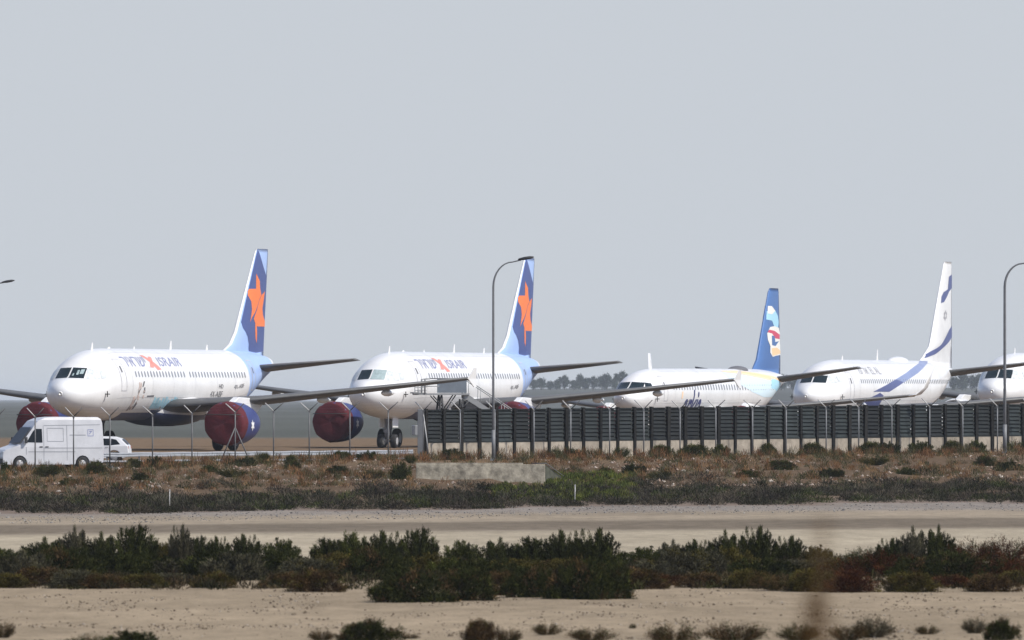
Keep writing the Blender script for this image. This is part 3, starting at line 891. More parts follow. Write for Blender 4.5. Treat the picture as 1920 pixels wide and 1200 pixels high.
E_root.scale = (.985, .985, .985)
for ch in E_root.children:
    if ch.name.startswith('tail_fin'):
        for p_ in ch.data.polygons:
            if p_.material_index == 0: p_.material_index = 8

# third type
B_SECS = [(0, .02, 2.98, 2.92, 2.95), (.12, .34, 3.24, 2.62, 2.94), (.45, .68, 3.47, 2.30, 2.93), (.9, .98, 3.66, 2.05, 2.93), (1.4, 1.22, 3.84, 1.86, 2.95), (1.9, 1.40, 4.16, 1.73, 3.0),
          (2.4, 1.54, 4.50, 1.63, 3.06), (3.1, 1.68, 4.84, 1.53, 3.15), (4.0, 1.79, 5.10, 1.45, 3.25), (5.2, 1.85, 5.28, 1.41, 3.32), (7.5, 1.88, 5.40, 1.39, 3.40), (25, 1.88, 5.40, 1.39, 3.40),
          (28, 1.80, 5.40, 1.75, 3.55), (31, 1.50, 5.38, 2.60, 3.95), (34, 1.02, 5.25, 3.55, 4.40), (36.8, .52, 4.98, 4.20, 4.60), (38.2, .2, 4.80, 4.45, 4.62)]
B_SECS = [(a, b, c + .18, d + .18, e + .18) for a, b, c, d, e in B_SECS]
def art_b(mb, h):
    skin_decal(mb, h, [[(29.6, 3.1), (26.0, 2.2), (20.0, 1.2), (14.0, .35), (10.2, -.15), (14.4, -.15), (17.5, .35), (23.2, 1.2), (28.6, 2.2), (31.8, 3.1)]], 2, .010, (1, -1))
    skin_decal(mb, h, [[(16.5, .7), (14.0, .35), (10.2, -.15), (14.4, -.15), (17.5, .35), (18.3, .5)]], 1, .014, (1, -1))
    skin_decal(mb, h, [[(12.0, -.22), (13.0, -.4), (12.6, -1.4), (6.8, -1.4), (9.4, -.6)]], 1, .012, (1, -1))
    skin_text(mb, h, "לע לא  EL AL", 7.6, 13.4, 4.60, 5.14, 3, bold=.0)
def fin_art_b(mb, fin):
    def Q(l):
        out = []
        for (px, py) in l:
            v = (835 - py) / 780.0
            le = 530 - (530 - 410) * (py - 55) / 640.0 if py < 695 else 410 - (py - 695) * .56
            out.append(((px - le) / (595 - le), v))
        return out
    a = (5.4, 12.45)
    fin.decal(mb, Q([(494, 320), (510, 285), (548, 262), (560, 165), (595, 145), (595, 250), (560, 280), (510, 362), (488, 370)]), 1, .012, *a)
    fin.decal(mb, Q([(340, 792), (400, 745), (480, 690), (525, 625), (560, 575), (595, 542), (595, 630), (560, 665), (500, 712), (440, 762), (375, 792)]), 1, .012, *a)
    # six-pointed star outline
    cx, cz, r = .47, .475, .05
    for k in range(6):
        a1 = math.pi / 2 + k * 2 * math.pi / 6; a2 = a1 + 2 * math.pi / 3
        p1 = (cx + 2.2 * r * math.cos(a1), cz + r * math.sin(a1)); p2 = (cx + 2.2 * r * math.cos(a2), cz + r * math.sin(a2))
        dx, dz = p2[0] - p1[0], p2[1] - p1[1]; L = math.hypot(dx, dz); nx, nz = -dz / L * .010, dx / L * .006
        fin.decal(mb, [(p1[0] + nx, p1[1] + nz), (p2[0] + nx, p2[1] + nz), (p2[0] - nx, p2[1] - nz), (p1[0] - nx, p1[1] - nz)], 3, .014, *a)
B_MATS = [M['white'], M['elblue'], M['elpale'], M['paleink']]
B = dict(label='white airliner with two blue diagonal stripes on its tall white fin', secs=B_SECS, paint=paint_0, decals=art_b, mats=B_MATS,
         fairing=(12.5, 23.5, 2.05, 2.7, 1.1), cabin=(7.4, 33.0, .508, 4.13, .10, .15), gaps=[(18.0, 18.4)], cockpit=[('front', [(.045, 4.04), (.90, 4.00), (.85, 4.48), (.045, 4.52)], ('glass', 'glass')), (9, [(1.95, 3.98), (2.75, 4.02), (2.9, 4.44), (2.45, 4.50)], 'palepane'), (9, [(2.86, 4.04), (3.4, 4.08), (3.4, 4.40), (3.0, 4.46)], 'palepane')],
         doors=[(4.6, 2.9, 4.75, .86), (35.0, 3.9, 4.8, .6)], antennas=[(9.0, .3, .3), (18.0, .75, .4)], dome=(21.5, 4.2, .26),
         fin=[(5.1, 28.3, 10.0, .02), (5.5, 29.3, 9.0, .03), (6.55, 32.0, 6.3, .075), (6.9, 32.3, 6.0, .085), (12.3, 36.0, 2.3, .09), (12.5, 36.3, 1.9, .08)], fin_art=fin_art_b,
         wing=[(1.1, 13.0, 2.0, 7.4, .14, 0), (5.9, 15.9, 2.48, 4.5, .12, 0), (16.7, 21.9, 3.55, 1.65, .10, 0)], tip='winglet',
         winglet=[(16.65, 21.9, 3.55, 1.65, .10, 0), (17.15, 22.3, 3.68, 1.4, .09, .5), (17.5, 22.9, 4.15, 1.1, .08, 1.2), (17.9, 24.0, 6.1, .6, .08, 1.35)], tracks=(4.0, 8.0, 11.5),
         stab=[(.5, 33.6, 4.72, 3.9, .10, 0), (7.15, 37.3, 5.60, 1.5, .09, 0)], engine=(4.83, 11.6, 1.35, .95, 3.6), nacelle='white', covers=False, main_gear=(2.86, 19.5, .56), nose_gear=(4.0, .34, .22))
BR = airliner(B, (X(1511, 714), 714), 17.0)
BR.scale = (1.02, 1.02, 1.02)

def art_p(mb, h): pass
def fin_art_p(mb, fin): pass
P5 = dict(spec_a('all white airliner cut off by the right edge, behind the right lamp post', False))
P5.update(fin_base=0, decals=art_p, fin_art=fin_art_p, paint=paint_0, nacelle='white', nacelle_star=False, covers=False, antennas=[(6, .4, .3)],
          cockpit=[('front', [(.045, 4.20), (.92, 4.16), (.86, 4.74), (.045, 4.78)], ('glass', 'glass'))] + A_COCK[1:])
airliner(P5, (X(1860, 760), 760), 17.0).scale = (1.075, 1.075, 1.075)

# ------------------------------------------------------------------ boarding stairs beside the second airliner
def boarding_stairs():
    D = 624
    r = empty('boarding_stairs', (X(792, D), D, 0), R(6), 'grey mobile boarding stairs standing beside the second airliner, behind the dark wall', 'boarding stairs')
    mb = MB(); mb.box((3.3, 0, .75), (6.6, 1.9, .22)); mb.box((.2, 0, 1.15), (1.5, 1.9, .6))
    mb.build('chassis', M['stairlight'], r, bevel=.04)
    for wx in (.5, 5.6):
        for wy in (-.95, .95):
            t = MB(); t.lathe([(-.14, .2), (-.14, .4), (0, .45), (.14, .4), (.14, .2)], (wx, wy, .45), 'y', 18); t.build('wheel', M['tyre'], r)
    # platform
    mb = MB(); mb.box((1.1, 0, 3.28), (3.2, 2.0, .10)); mb.box((-.45, 0, 3.36), (.35, 2.2, .08)); mb.build('platform', M['stairlight'], r)
    for y_ in (-1.0, 1.0):
        mb = MB(); mb.box((1.75, y_, 3.78), (1.55, .05, .84)); mb.build('side_panel', M['stairgrey'], r)
    mb = MB()
    for y_ in (-1.0, 1.0):
        mb.tube([(.05, y_, 3.3), (.05, y_, 4.15), (.35, y_, 4.2)], .05, 8); mb.tube([(.05, y_, 3.75), (.9, y_, 3.75)], .03, 6); mb.tube([(.3, y_, 4.2), (2.55, y_, 4.22)], .035, 6)
        for k in range(3): mb.tube([(-.35 , y_, 3.35 + k * .16), (.15, y_, 3.35 + k * .16)], .02, 6)
        mb.tube([(-.35, y_, 3.3), (-.35, y_, 3.75)], .03, 6)
    mb.build('platform_rail', M['stairlight'], r)
    for y_ in (-.85, .85):
        mb = MB(); mb.tube([(.75, y_, .8), (1.05, y_, 3.25)], .06, 8); mb.tube([(1.35, y_, .8), (1.05, y_, 3.25)], .06, 8)
        mb.tube([(1.9, y_, 3.25), (1.2, y_, 2.2)], .04, 6); mb.tube([(.55, y_, 3.2), (1.6, y_, 2.0)], .035, 6)
        mb.tube([(2.3, y_, .8), (2.3, y_, 3.0)], .05, 6)
        mb.build('support_frame', M['dark'], r)
    # flight
    a0 = Vector((2.45, 0, 3.28)); a1 = Vector((6.7, 0, .42)); n = 15
    mb = MB()
    for k in range(n):
        p = a0.lerp(a1, (k + .5) / n); mb.box(p, (.32, 1.5, .04))
    mb.build('steps', M['stairlight'], r)
    for y_ in (-.82, .82):
        mb = MB()
        mb.add([(2.4, y_ - .03, 3.42), (6.75, y_ - .03, .5), (6.75, y_ - .03, .2), (2.4, y_ - .03, 3.05), (2.4, y_ + .03, 3.42), (6.75, y_ + .03, .5), (6.75, y_ + .03, .2), (2.4, y_ + .03, 3.05)],
               [(0, 1, 2, 3), (7, 6, 5, 4), (0, 4, 5, 1), (1, 5, 6, 2), (2, 6, 7, 3), (3, 7, 4, 0)])
        mb.build('stringer', M['stairlight'], r)
        mb = MB(); mb.tube([(2.5, y_, 4.2), (6.75, y_, 1.4)], .03, 6)
        for k in range(6):
            p = a0.lerp(a1, (k + .3) / 6); mb.tube([(p.x, y_, p.z), (p.x, y_, p.z + .95)], .02, 6)
        mb.build('handrail', M['stairlight'], r)
        mb = MB()
        mb.add([(2.5, y_ - .01, 2.95), (5.9, y_ - .01, .95), (2.6, y_ - .01, .95), (2.5, y_ + .01, 2.95), (5.9, y_ + .01, .95), (2.6, y_ + .01, .95)], [(0, 1, 2), (5, 4, 3), (0, 3, 4, 1), (1, 4, 5, 2), (2, 5, 3, 0)])
        mb.build('under_panel', M['dark'], r)
boarding_stairs()

# ------------------------------------------------------------------ van and car
def profile_body(prof, hw, taper):
    """closed side outline (x, z) extruded across; taper(z, x) -> half width"""
    bm = bmesh.new()
    f = bm.faces.new([bm.verts.new((p[0], 0, p[1])) for p in prof])
    zs = sorted({round(t, 3) for t in taper[0]})
    for zc in zs:
        bmesh.ops.bisect_plane(bm, geom=bm.verts[:] + bm.edges[:] + bm.faces[:], plane_co=(0, 0, zc), plane_no=(0, 0, 1), dist=1e-5)
    for xc in taper[2]:
        bmesh.ops.bisect_plane(bm, geom=bm.verts[:] + bm.edges[:] + bm.faces[:], plane_co=(xc, 0, 0), plane_no=(1, 0, 0), dist=1e-5)
    bmesh.ops.triangulate(bm, faces=[f_ for f_ in bm.faces if len(f_.verts) > 4])
    ret = bmesh.ops.extrude_face_region(bm, geom=bm.faces[:])
    new = {v for v in ret['geom'] if isinstance(v, bmesh.types.BMVert)}
    for v in bm.verts:
        w = taper[1](v.co.z, v.co.x)
        v.co.y = w if v in new else -w
    bmesh.ops.recalc_face_normals(bm, faces=bm.faces)
    me = bpy.data.meshes.new('body'); bm.to_mesh(me); bm.free()
    return me

def arch(cx, r, z0, n=9):
    a0 = math.asin((z0 - .34) / r) if z0 > .34 else 0
    return [(cx - r * math.cos(a0 + (math.pi - 2 * a0) * k / (n - 1)), .34 + r * math.sin(a0 + (math.pi - 2 * a0) * k / (n - 1))) for k in range(n)]

def sidepanel(mb, pts, wfn, off, mi=0, s_=1, n=1):
    P = [(p[0], s_ * (wfn(p[1], p[0]) + off), p[1]) for p in pts]
    mb.add(P, [tuple(range(len(P)))], mi)

def road_wheel(root, x, y, r, w, nm='wheel'):
    t = MB(); t.lathe([(-w / 2, r * .6), (-w / 2, r * .9), (-w * .3, r), (w * .3, r), (w / 2, r * .9), (w / 2, r * .6)], (x, y, r), 'y', 26)
    to = t.build(nm, M['tyre'], root)
    sg = 1 if y > 0 else -1
    t = MB(); t.lathe([(-w * .4, .02), (-w * .4, r * .62), (w * .45, r * .62), (w * .36, r * .35), (w * .42, .02)], (x, y, r), 'y', 18)
    for k in range(6):
        a = k * math.pi / 3; t.box((x + r * .42 * math.cos(a), y + sg * w * .46, r + r * .42 * math.sin(a)), (r * .14, .02, r * .14))
    t.build('rim', M['rim'], to)

def van():
    D = 532.5
    r = empty('white_van', (X(-5, D), D, -0.63), R(21), 'white high roofed panel van with a small square emblem, on the road by the fence', 'van')
    r.scale = (.955, 1.0, 1.05)
    # local: x = 0 front bumper -> 5.6 rear; the -y side faces the camera
    wf = lambda z, x: (0.96 - (0.0 if z < 1.15 else (z - 1.15) * 0.085)) * (1 - .10 * max(0, (0.9 - x)) ** 1.5) - (0.10 * max(0, z - 2.45) / .15 if z > 2.45 else 0)
    prof = [(5.58, .42), (5.60, 1.2), (5.54, 2.30), (5.46, 2.50), (5.32, 2.58), (2.9, 2.60), (2.35, 2.55), (1.95, 2.40), (1.72, 2.16), (1.62, 2.02), (.98, 1.28), (.80, 1.20), (.16, 1.02), (.04, .90), (0, .70), (.02, .42), (.2, .30)]
    prof += [(.50, .30)] + [(a, b) for a, b in arch(.93, .40, .30)] + [(1.4, .30), (3.95, .30)] + [(a, b) for a, b in arch(4.42, .40, .30)] + [(4.9, .30), (5.3, .30)]
    me = profile_body(prof, .96, ((.6, .9, 1.15, 1.6, 2.0, 2.3, 2.45), wf, (.5, .9, 1.6, 2.9, 4.0)))
    me.materials.append(M['van'])
    body = bpy.data.objects.new('body', me); C.objects.link(body); body.parent = r
    md = body.modifiers.new('bevel', 'BEVEL'); md.width = .05; md.segments = 3; md.limit_method = 'ANGLE'; md.angle_limit = R(35)
    # windscreen
    mb = MB()
    y1 = .80; y0 = .88
    mb.add([(.97, -y0, 1.32), (.97, y0, 1.32), (1.63, y1, 2.08), (1.63, -y1, 2.08)], [(0, 1, 2, 3)])
    for i, p in enumerate(mb.v): mb.v[i] = (p[0] - .035, p[1], p[2] + .02)
    mb.build('windscreen', M['carglass'], body, fixn=False)
    for s_ in (-1, 1):
        mb = MB(); sidepanel(mb, [(1.30, 1.38), (2.18, 1.36), (2.16, 2.02), (1.80, 2.02), (1.66, 1.90)], wf, .012, 0, s_); mb.build('side_window', M['carglass'], body, fixn=False)
        mb = MB()
        def ln(x0, z0, x1, z1, w=.025, mi=0):
            if abs(x1 - x0) < abs(z1 - z0): pts = [(x0 - w / 2, z0), (x0 + w / 2, z0), (x1 + w / 2, z1), (x1 - w / 2, z1)]
            else: pts = [(x0, z0 - w / 2), (x1, z1 - w / 2), (x1, z1 + w / 2), (x0, z0 + w / 2)]
            sidepanel(mb, pts, wf, .008, mi, s_)
        ln(2.26, .5, 2.26, 1.15); ln(2.26, 1.15, 2.24, 2.16); ln(1.28, .78, 1.28, 1.15)
        ln(3.55, .5, 3.55, 1.15); ln(3.55, 1.15, 3.55, 2.2); ln(2.26, 2.18, 5.4, 2.22); ln(1.4, .92, 4.0, .92, .03); ln(2.3, 1.1, 5.5, 1.1, .02)
        ln(2.45, 2.05, 3.35, 2.05); ln(2.45, 1.42, 3.35, 1.42); ln(2.45, 1.42, 2.45, 2.05); ln(3.35, 1.42, 3.35, 2.05)
        ln(3.7, 1.72, 4.6, 1.72, .035)
        # small square emblem
        ln(4.72, 1.68, 4.72, 1.98, .03, 1); ln(5.02, 1.68, 5.02, 1.98, .03, 1); ln(4.71, 1.68, 5.03, 1.68, .03, 1); ln(4.71, 1.98, 5.03, 1.98, .03, 1); ln(4.80, 1.76, 4.94, 1.92, .06, 1); ln(4.80, 1.90, 4.94, 1.90, .04, 1)
        mb.build('body_trim', [M['seam'], M['blueink']], body, fixn=False)
        for hx in (2.10, 2.42):
            mb = MB(); sidepanel(mb, [(hx - .09, 1.13), (hx + .09, 1.13), (hx + .09, 1.18), (hx - .09, 1.18)], wf, .02, 0, s_); mb.build('door_handle', M['trim'], body, fixn=False)
        mb = MB(); mb.box((1.22, s_ * 1.10, 1.48), (.14, .12, .30)); mb.box((1.28, s_ * 1.0, 1.36), (.06, .16, .04)); mb.build('mirror', M['trim'], body, bevel=.02)
        mb = MB(); mb.box((.10, s_ * .68, .86), (.16, .30, .18)); mb.build('headlight', M['lamp'], body, bevel=.03)
        mb = MB(); mb.box((5.585, s_ * .85, 1.0), (.05, .12, .35)); mb.build('tail_light', M['tail_red'], body)
        for wx in (.93, 4.42): road_wheel(r, wx, s_ * .85, .345, .22)
    mb = MB(); mb.box((.02, 0, .47), (.16, 1.72, .26)); mb.build('bumper', M['trim'], body, bevel=.03); mb = MB(); mb.box((5.62, 0, .5), (.1, 1.7, .2)); mb.build('bumper', M['trim'], body, bevel=.03)
    mb = MB(); mb.box((.01, 0, .80), (.06, .7, .14)); mb.build('grille', M['trim'], body)
van()

def car():
    D = 574
    r = empty('white_car', (X(104, D), D, gz(X(215, D), D)), R(-4), 'small white hatchback half hidden behind the van, beside the guardrail', 'car')
    wf = lambda z, x: .85 - (0 if z < .92 else (z - .92) * .36)
    prof = [(4.0, .34), (4.08, .55), (4.05, .90), (3.96, 1.02), (3.62, 1.34), (3.3, 1.43), (2.2, 1.46), (1.75, 1.40), (1.05, .98), (.25, .82), (.03, .66), (0, .42), (.1, .25)]
    prof += [(.40, .25)] + arch(.80, .36, .34) + [(1.2, .25), (2.9, .25)] + arch(3.30, .36, .34) + [(3.75, .25)]
    me = profile_body(prof, .85, ((.5, .92, 1.2), wf, (1.0, 2.0, 3.0)))
    me.materials.append(M['carwhite'])
    body = bpy.data.objects.new('body', me); C.objects.link(body); body.parent = r
    md = body.modifiers.new('bevel', 'BEVEL'); md.width = .05; md.segments = 3; md.limit_method = 'ANGLE'; md.angle_limit = R(35)
    for s_ in (-1, 1):
        for k, pts in enumerate(([(1.35, .96), (2.2, .96), (2.2, 1.33), (1.85, 1.33)], [(2.27, .96), (3.05, .96), (3.05, 1.33), (2.27, 1.34)], [(3.12, .97), (3.62, 1.02), (3.40, 1.27), (3.12, 1.33)])):
            mb = MB(); sidepanel(mb, pts, wf, .012, 0, s_); mb.build('side_window', M['carglass'], body, fixn=False)
        mb = MB(); sidepanel(mb, [(2.21, .35), (2.24, .35), (2.24, .92), (2.21, .92)], wf, .008, 0, s_); sidepanel(mb, [(3.02, .60), (3.05, .60), (3.05, .92), (3.02, .92)], wf, .008, 0, s_)
        sidepanel(mb, [(2.8, .84), (2.96, .84), (2.96, .88), (2.8, .88)], wf, .02, 0, s_); mb.build('body_trim', M['seam'], body, fixn=False)
        mb = MB(); mb.box((4.03, s_ * .68, .82), (.06, .2, .2)); mb.build('tail_light', M['tail_red'], body)
        for wx in (.80, 3.30): road_wheel(r, wx, s_ * .75, .31, .19)
    mb = MB(); mb.add([(4.00, -.62, 1.03), (4.00, .62, 1.03), (3.70, .56, 1.32), (3.70, -.56, 1.32)], [(0, 1, 2, 3)]); mb.build('rear_window', M['carglass'], body, fixn=False)
car()

# ------------------------------------------------------------------ guardrail
def guardrail():
    x0, x1 = X(182, 560), X(776, 566)
    def gp(t): return Vector((x0 + (x1 - x0) * t, 556 + 6 * t, 0))
    gl = empty('guardrail', (x0, 556, -0.46), 0, 'double galvanised guardrail along the road, between the van and the dark wall', 'guardrail')
    base = Vector((x0, 556, -0.46))
    for (z0, nm) in ((.40, 'rail_beam'), (.12, 'rail_beam')):
        n = 40; vv = []
        prof = [(0, 0), (-.05, .02), (-.05, .07), (0, .10), (-.0, .12), (-.05, .15), (-.05, .20), (0, .22)] if z0 > .2 else [(0, 0), (-.05, .02), (-.05, .07), (0, .09)]
        for i in range(n + 1):
            p = gp(i / n) - base
            dz = .13 * i / n + .012 * math.sin(i * 1.3)
            for (a, b) in prof: vv.append((p.x, p.y + a, z0 + b + dz))
        k = len(prof)
        mb = MB(); mb.add(vv, [(i * k + j, (i + 1) * k + j, (i + 1) * k + j + 1, i * k + j + 1) for i in range(n) for j in range(k - 1)])
        mb.build(nm, M['rail'], gl, fixn=False)
    first = None
    for i in range(10):
        p = gp((i + .4) / 10) - base
        mb = MB(); mb.box((p.x, p.y + .06, .3 + .06 * i / 10), (.08, .08, .66 + .1 * i / 10)); mb.build('post', M['galv'], gl)
guardrail()

# ------------------------------------------------------------------ louvred wall
def wall():
    sx, sy = X(797, 522), 522.0
    ex, ey = X(1945, 561), 561.0
    n = 37
    r = empty('louvred_wall', (sx, sy, 0), 0, 'long dark louvred screen wall on pale concrete panels behind the fence posts', 'wall')
    d = Vector((ex - sx, ey - sy, 0)); ang = math.atan2(d.y, d.x); L = d.length; st = L / n
    rot = Matrix.Rotation(ang, 3, 'Z')
    def top(t): return 2.46 + .26 * t
    def bot(t): return .02 + .22 * t
    rl = random.Random(9)
    for i in range(n):
        rot = Matrix.Rotation(ang, 3, 'Z') @ Matrix.Rotation(R(rl.uniform(-.5, .5)), 3, 'Y')
        t = (i + .5) / n; p = d * ((i + .5) / n)
        zt, zb = top(t), bot(t); sill = zb + .84
        mb = MB()
        # louvre blades, tilted
        nb = 8; hgt = zt - .05 - sill
        for k in range(nb):
            zc = sill + hgt * (k + .5) / nb
            mb.box(p + Vector((0, 0, zc)), (st - .20, .02, hgt / nb * .86), 0, rot @ Matrix.Rotation(R(-24), 3, 'X'))
        mb.box(p + rot @ Vector((0, .09, 0)) + Vector((0, 0, sill + hgt / 2)), (st - .16, .02, hgt), 0, rot)
        mb.box(p + Vector((0, 0, sill + .0)), (st - .18, .16, .07), 0, rot); mb.box(p + Vector((0, 0, zt - .02)), (st - .18, .16, .06), 0, rot)
        mb.build('louvre_panel', M['louvre'], r)
        mb = MB(); mb.box(p + Vector((0, 0, (sill - .04 + zb - .5) / 2)), (st - .19, .12, sill - .04 - zb + .5), 0, rot); mb.build('concrete_panel', M['concrete'], r)
    rr = random.Random(3)
    rot0 = Matrix.Rotation(ang, 3, 'Z')
    for i in range(n + 1):
        rot = rot0 @ Matrix.Rotation(R(rr.uniform(-.9, .9)), 3, 'Y')
        t = i / n; p = d * t; zt, zb = top(t), bot(t)
        w = .19 if rr.random() < .75 else .25
        mb = MB(); mb.box(p + Vector((0, 0, (zt + .06 + zb - .5) / 2)), (w, .03, zt + .06 - zb + .5), 0, rot)
        mb.box(p + rot @ Vector((0, -.12, 0)) + Vector((0, 0, (zt + .05 + zb - .5) / 2)), (w - .01, .02, zt + .05 - zb + .5), 0, rot)
        mb.box(p + rot @ Vector((0, -.065, 0)) + Vector((0, 0, (zt + .04 + zb - .5) / 2)), (.03, .09, zt + .04 - zb + .5), 0, rot)
        mb.build('post', M['wallpost'], r)
    mb = MB(); mb.box((-.22, -.05, 1.15), (.30, .3, 2.7)); mb.build('end_post', M['polegrey'], r, bevel=.02)
wall()

# ------------------------------------------------------------------ chain link fence with Y topped posts
def fence():
    pxs = [-6, 66, 138, 206, 286, 360, 441, 513, 580, 656, 728, 794, 863, 928, 1001, 1070, 1143, 1207, 1275, 1342, 1411, 1474, 1549, 1610, 1672, 1743, 1805, 1870, 1932]
    r = empty('security_fence', (X(66, 519), 519, fence_z(X(66, 519))), 0, 'security fence of thin steel posts with forked tops in front of wall and road', 'fence')
    o = r.location.copy()
    rr = random.Random(8); tips = []
    for px in pxs:
        D = 519.5
        for _ in range(6):
            D = fence_y(X(px, D)) - 1.6
        x = X(px, D)
        zb = gz(x, D, False) - .15
        zt = Z(782 - 12 * smooth(60, 620, px), D) if px < 800 else Z(770 - 8.5 * (px - 800) / 1120, D)
        p = Vector((x, D, 0)) - Vector((o.x, o.y, 0))
        zb -= o.z; zt -= o.z
        mb = MB(); mb.tube([(p.x, p.y, zb), (p.x, p.y, zt)], .034, 8)
        mb.box((p.x, p.y - .01, zt - .02), (.09, .09, .10))
        post = mb.build('post', M['galv'] if px < 800 else M['polegrey'], r)
        h = .40 + .06 * rr.random()
        for s_ in (-1, 1):
            sp_ = .40 + .08 * rr.random()
            mb = MB(); mb.tube([(p.x, p.y, zt), (p.x + s_ * sp_, p.y - .02, zt + h)], .03 if s_ < 0 else .026, 6)
            mb.build('post_arm', M['galvlight'] if s_ < 0 else M['darkarm'], post)  # sun and shade put into the colour: left arm pale, right arm dark
        tips.append((p.x, p.y, zt, h, zb))
        if px == 441:
            mb = MB(); mb.tube([(p.x, p.y, zt - .75), (p.x + .72, p.y, zb + .25)], .035, 6); mb.tube([(p.x, p.y, zt - .75), (p.x - .72, p.y, zb + .25)], .035, 6)
            mb.build('brace', M['galv'], r)
        if px == 794:
            mb = MB(); mb.tube([(p.x, p.y - .05, zt - .2), (p.x + .32, p.y - .3, zb + .0)], .03, 6); mb.build('brace', M['galvlight'], r)
    # strands of wire
    for q in range(4):
        mb = MB()
        for a, b in zip(tips[:-1], tips[1:]):
            f = [.33, .66, 1][q] if q < 3 else 0
            mb.tube([(a[0] - .42 * f, a[1], a[2] + a[3] * f), ((a[0] + b[0]) / 2 - .42 * f, (a[1] + b[1]) / 2, (a[2] + b[2]) / 2 + a[3] * f - .03), (b[0] - .42 * f, b[1], b[2] + b[3] * f)], .0016, 4, caps=False)
        mb.build('wire_strand', M['galv'], r)
fence()

# ------------------------------------------------------------------ street lamps
def street_lamp(px, D, top_py, arm_px, label, rad=.085, zb=None):
    x = X(px, D); zb = gz(x, D) if zb is None else zb
    s = F / D; zt = Z(top_py, D)
    r = empty('street_lamp', (x, D, zb), 0, label, 'street lamp', 'tall curved street lamps')
    H = zt - zb; A = arm_px / s; Rb = 1.25
    pts = [(0, 0, 0), (0, 0, H * .35), (0, 0, H * .7), (0, 0, H - Rb - .1)]
    for k in range(1, 9):
        a = math.pi / 2 * k / 8
        pts.append((Rb * .75 * (1 - math.cos(a)), 0, H - Rb - .1 + Rb * math.sin(a) * .97))
    pts.append((A * .72, 0, H - .04))
    pts.append((A - .5, 0, H))
    rads = [rad * (1 - .5 * min(1, i / 9)) for i in range(len(pts))]
    mb = MB(); mb.tube(pts, rads, 10); mb.build('pole', M['polegrey'], r)
    mb = MB(); mb.box((0, 0, .05), (.3, .3, .1)); mb.tube([(0, 0, .05), (0, 0, 1.5)], rad * 1.3, 10); mb.build('base', M['polegrey'], r)
    mb = MB()
    mb.lathe([(-.40, .03), (-.34, .08), (-.1, .13), (.2, .12), (.36, .06), (.4, .01)], (0, 0, 0), 'x', 12)
    vv = [Vector((v[0], v[1], v[2] * .62)) for v in mb.v]
    rt = Matrix.Rotation(R(-9), 3, 'Y')
    mb.v = [tuple(rt @ v + Vector((A - .28, 0, H + .05))) for v in vv]
    mb.build('lamp_head', M['dark'], r)
street_lamp(925, 517.5, 486, 72, 'tall grey street lamp with curved arm before the left part of the dark wall', .066)
street_lamp(1884, 549, 489, 78, 'tall grey street lamp near the right edge, in front of the last airliner', .085)
street_lamp(-48, 640, 529, 72, 'street lamp whose dark head alone reaches in at the left edge of the sky', .085, zb=0)

# ------------------------------------------------------------------ concrete headwall
def headwall():
    D = 480
    r = empty('concrete_headwall', (X(780, D), D, Z(903, D)), 0, 'stained pale concrete headwall with sloping wing on the bank below the wall', 'concrete wall')
    L = (1022 - 780) * D / F; h = .78
    mb = MB(); mb.box((L / 2, .0, h / 2 - .15), (L, .25, h + .3)); mb.build('front_wall', M['oldconc'], r, bevel=.02)
    mb = MB(); mb.box((L / 2 - .5, .1, h + .035), (L - 1.0, .42, .07)); mb.build('coping', M['oldconc'], r, bevel=.01)
    mb = MB()
    w = .75
    mb.add([(L, -.1, h), (L + w, 1.6, .22), (L + w, 1.6, -.5), (L, -.1, -.3), (L, .12, h), (L + w, 1.8, .22), (L + w, 1.8, -.5), (L, .12, -.3)],
           [(0, 1, 2, 3), (7, 6, 5, 4), (0, 4, 5, 1), (1, 5, 6, 2), (2, 6, 7, 3), (3, 7, 4, 0)])
    mb.build('wing_wall', mat('olive_concrete', (.085, .088, .068), .95, var=.4, scale=3, spec=.1), r)  # wing wall is darker and more olive than the front wall
    mb = MB(); mb.tube([(L - .6, -.06, h + .05), (L + .05, -.1, h + .05), (L + w + .1, 1.6, .24)], .02, 6); mb.build('edge_trim', M['galv'], r)
headwall()
for (px, pt, pb, lab) in ((318, 924, 962, 'thin pale marker stake at the foot of the bank, left part'), (1078, 917, 952, 'thin pale marker stake in the grey scrub right of the concrete headwall')):
    D = bank_foot(X(px, 440)) + 2
    x = X(px, D); zb = gz(x, D)
    mb = MB(); mb.tube([(0, 0, -.2), (0, 0, .45), (.01, 0, .80)], .022, 6); mb.box((.01, 0, .82), (.05, .05, .08))
    o = mb.build('marker_stake', M['galvlight']); o.location = (x, D, zb); tag(o, lab, 'stake', 'marker stakes')

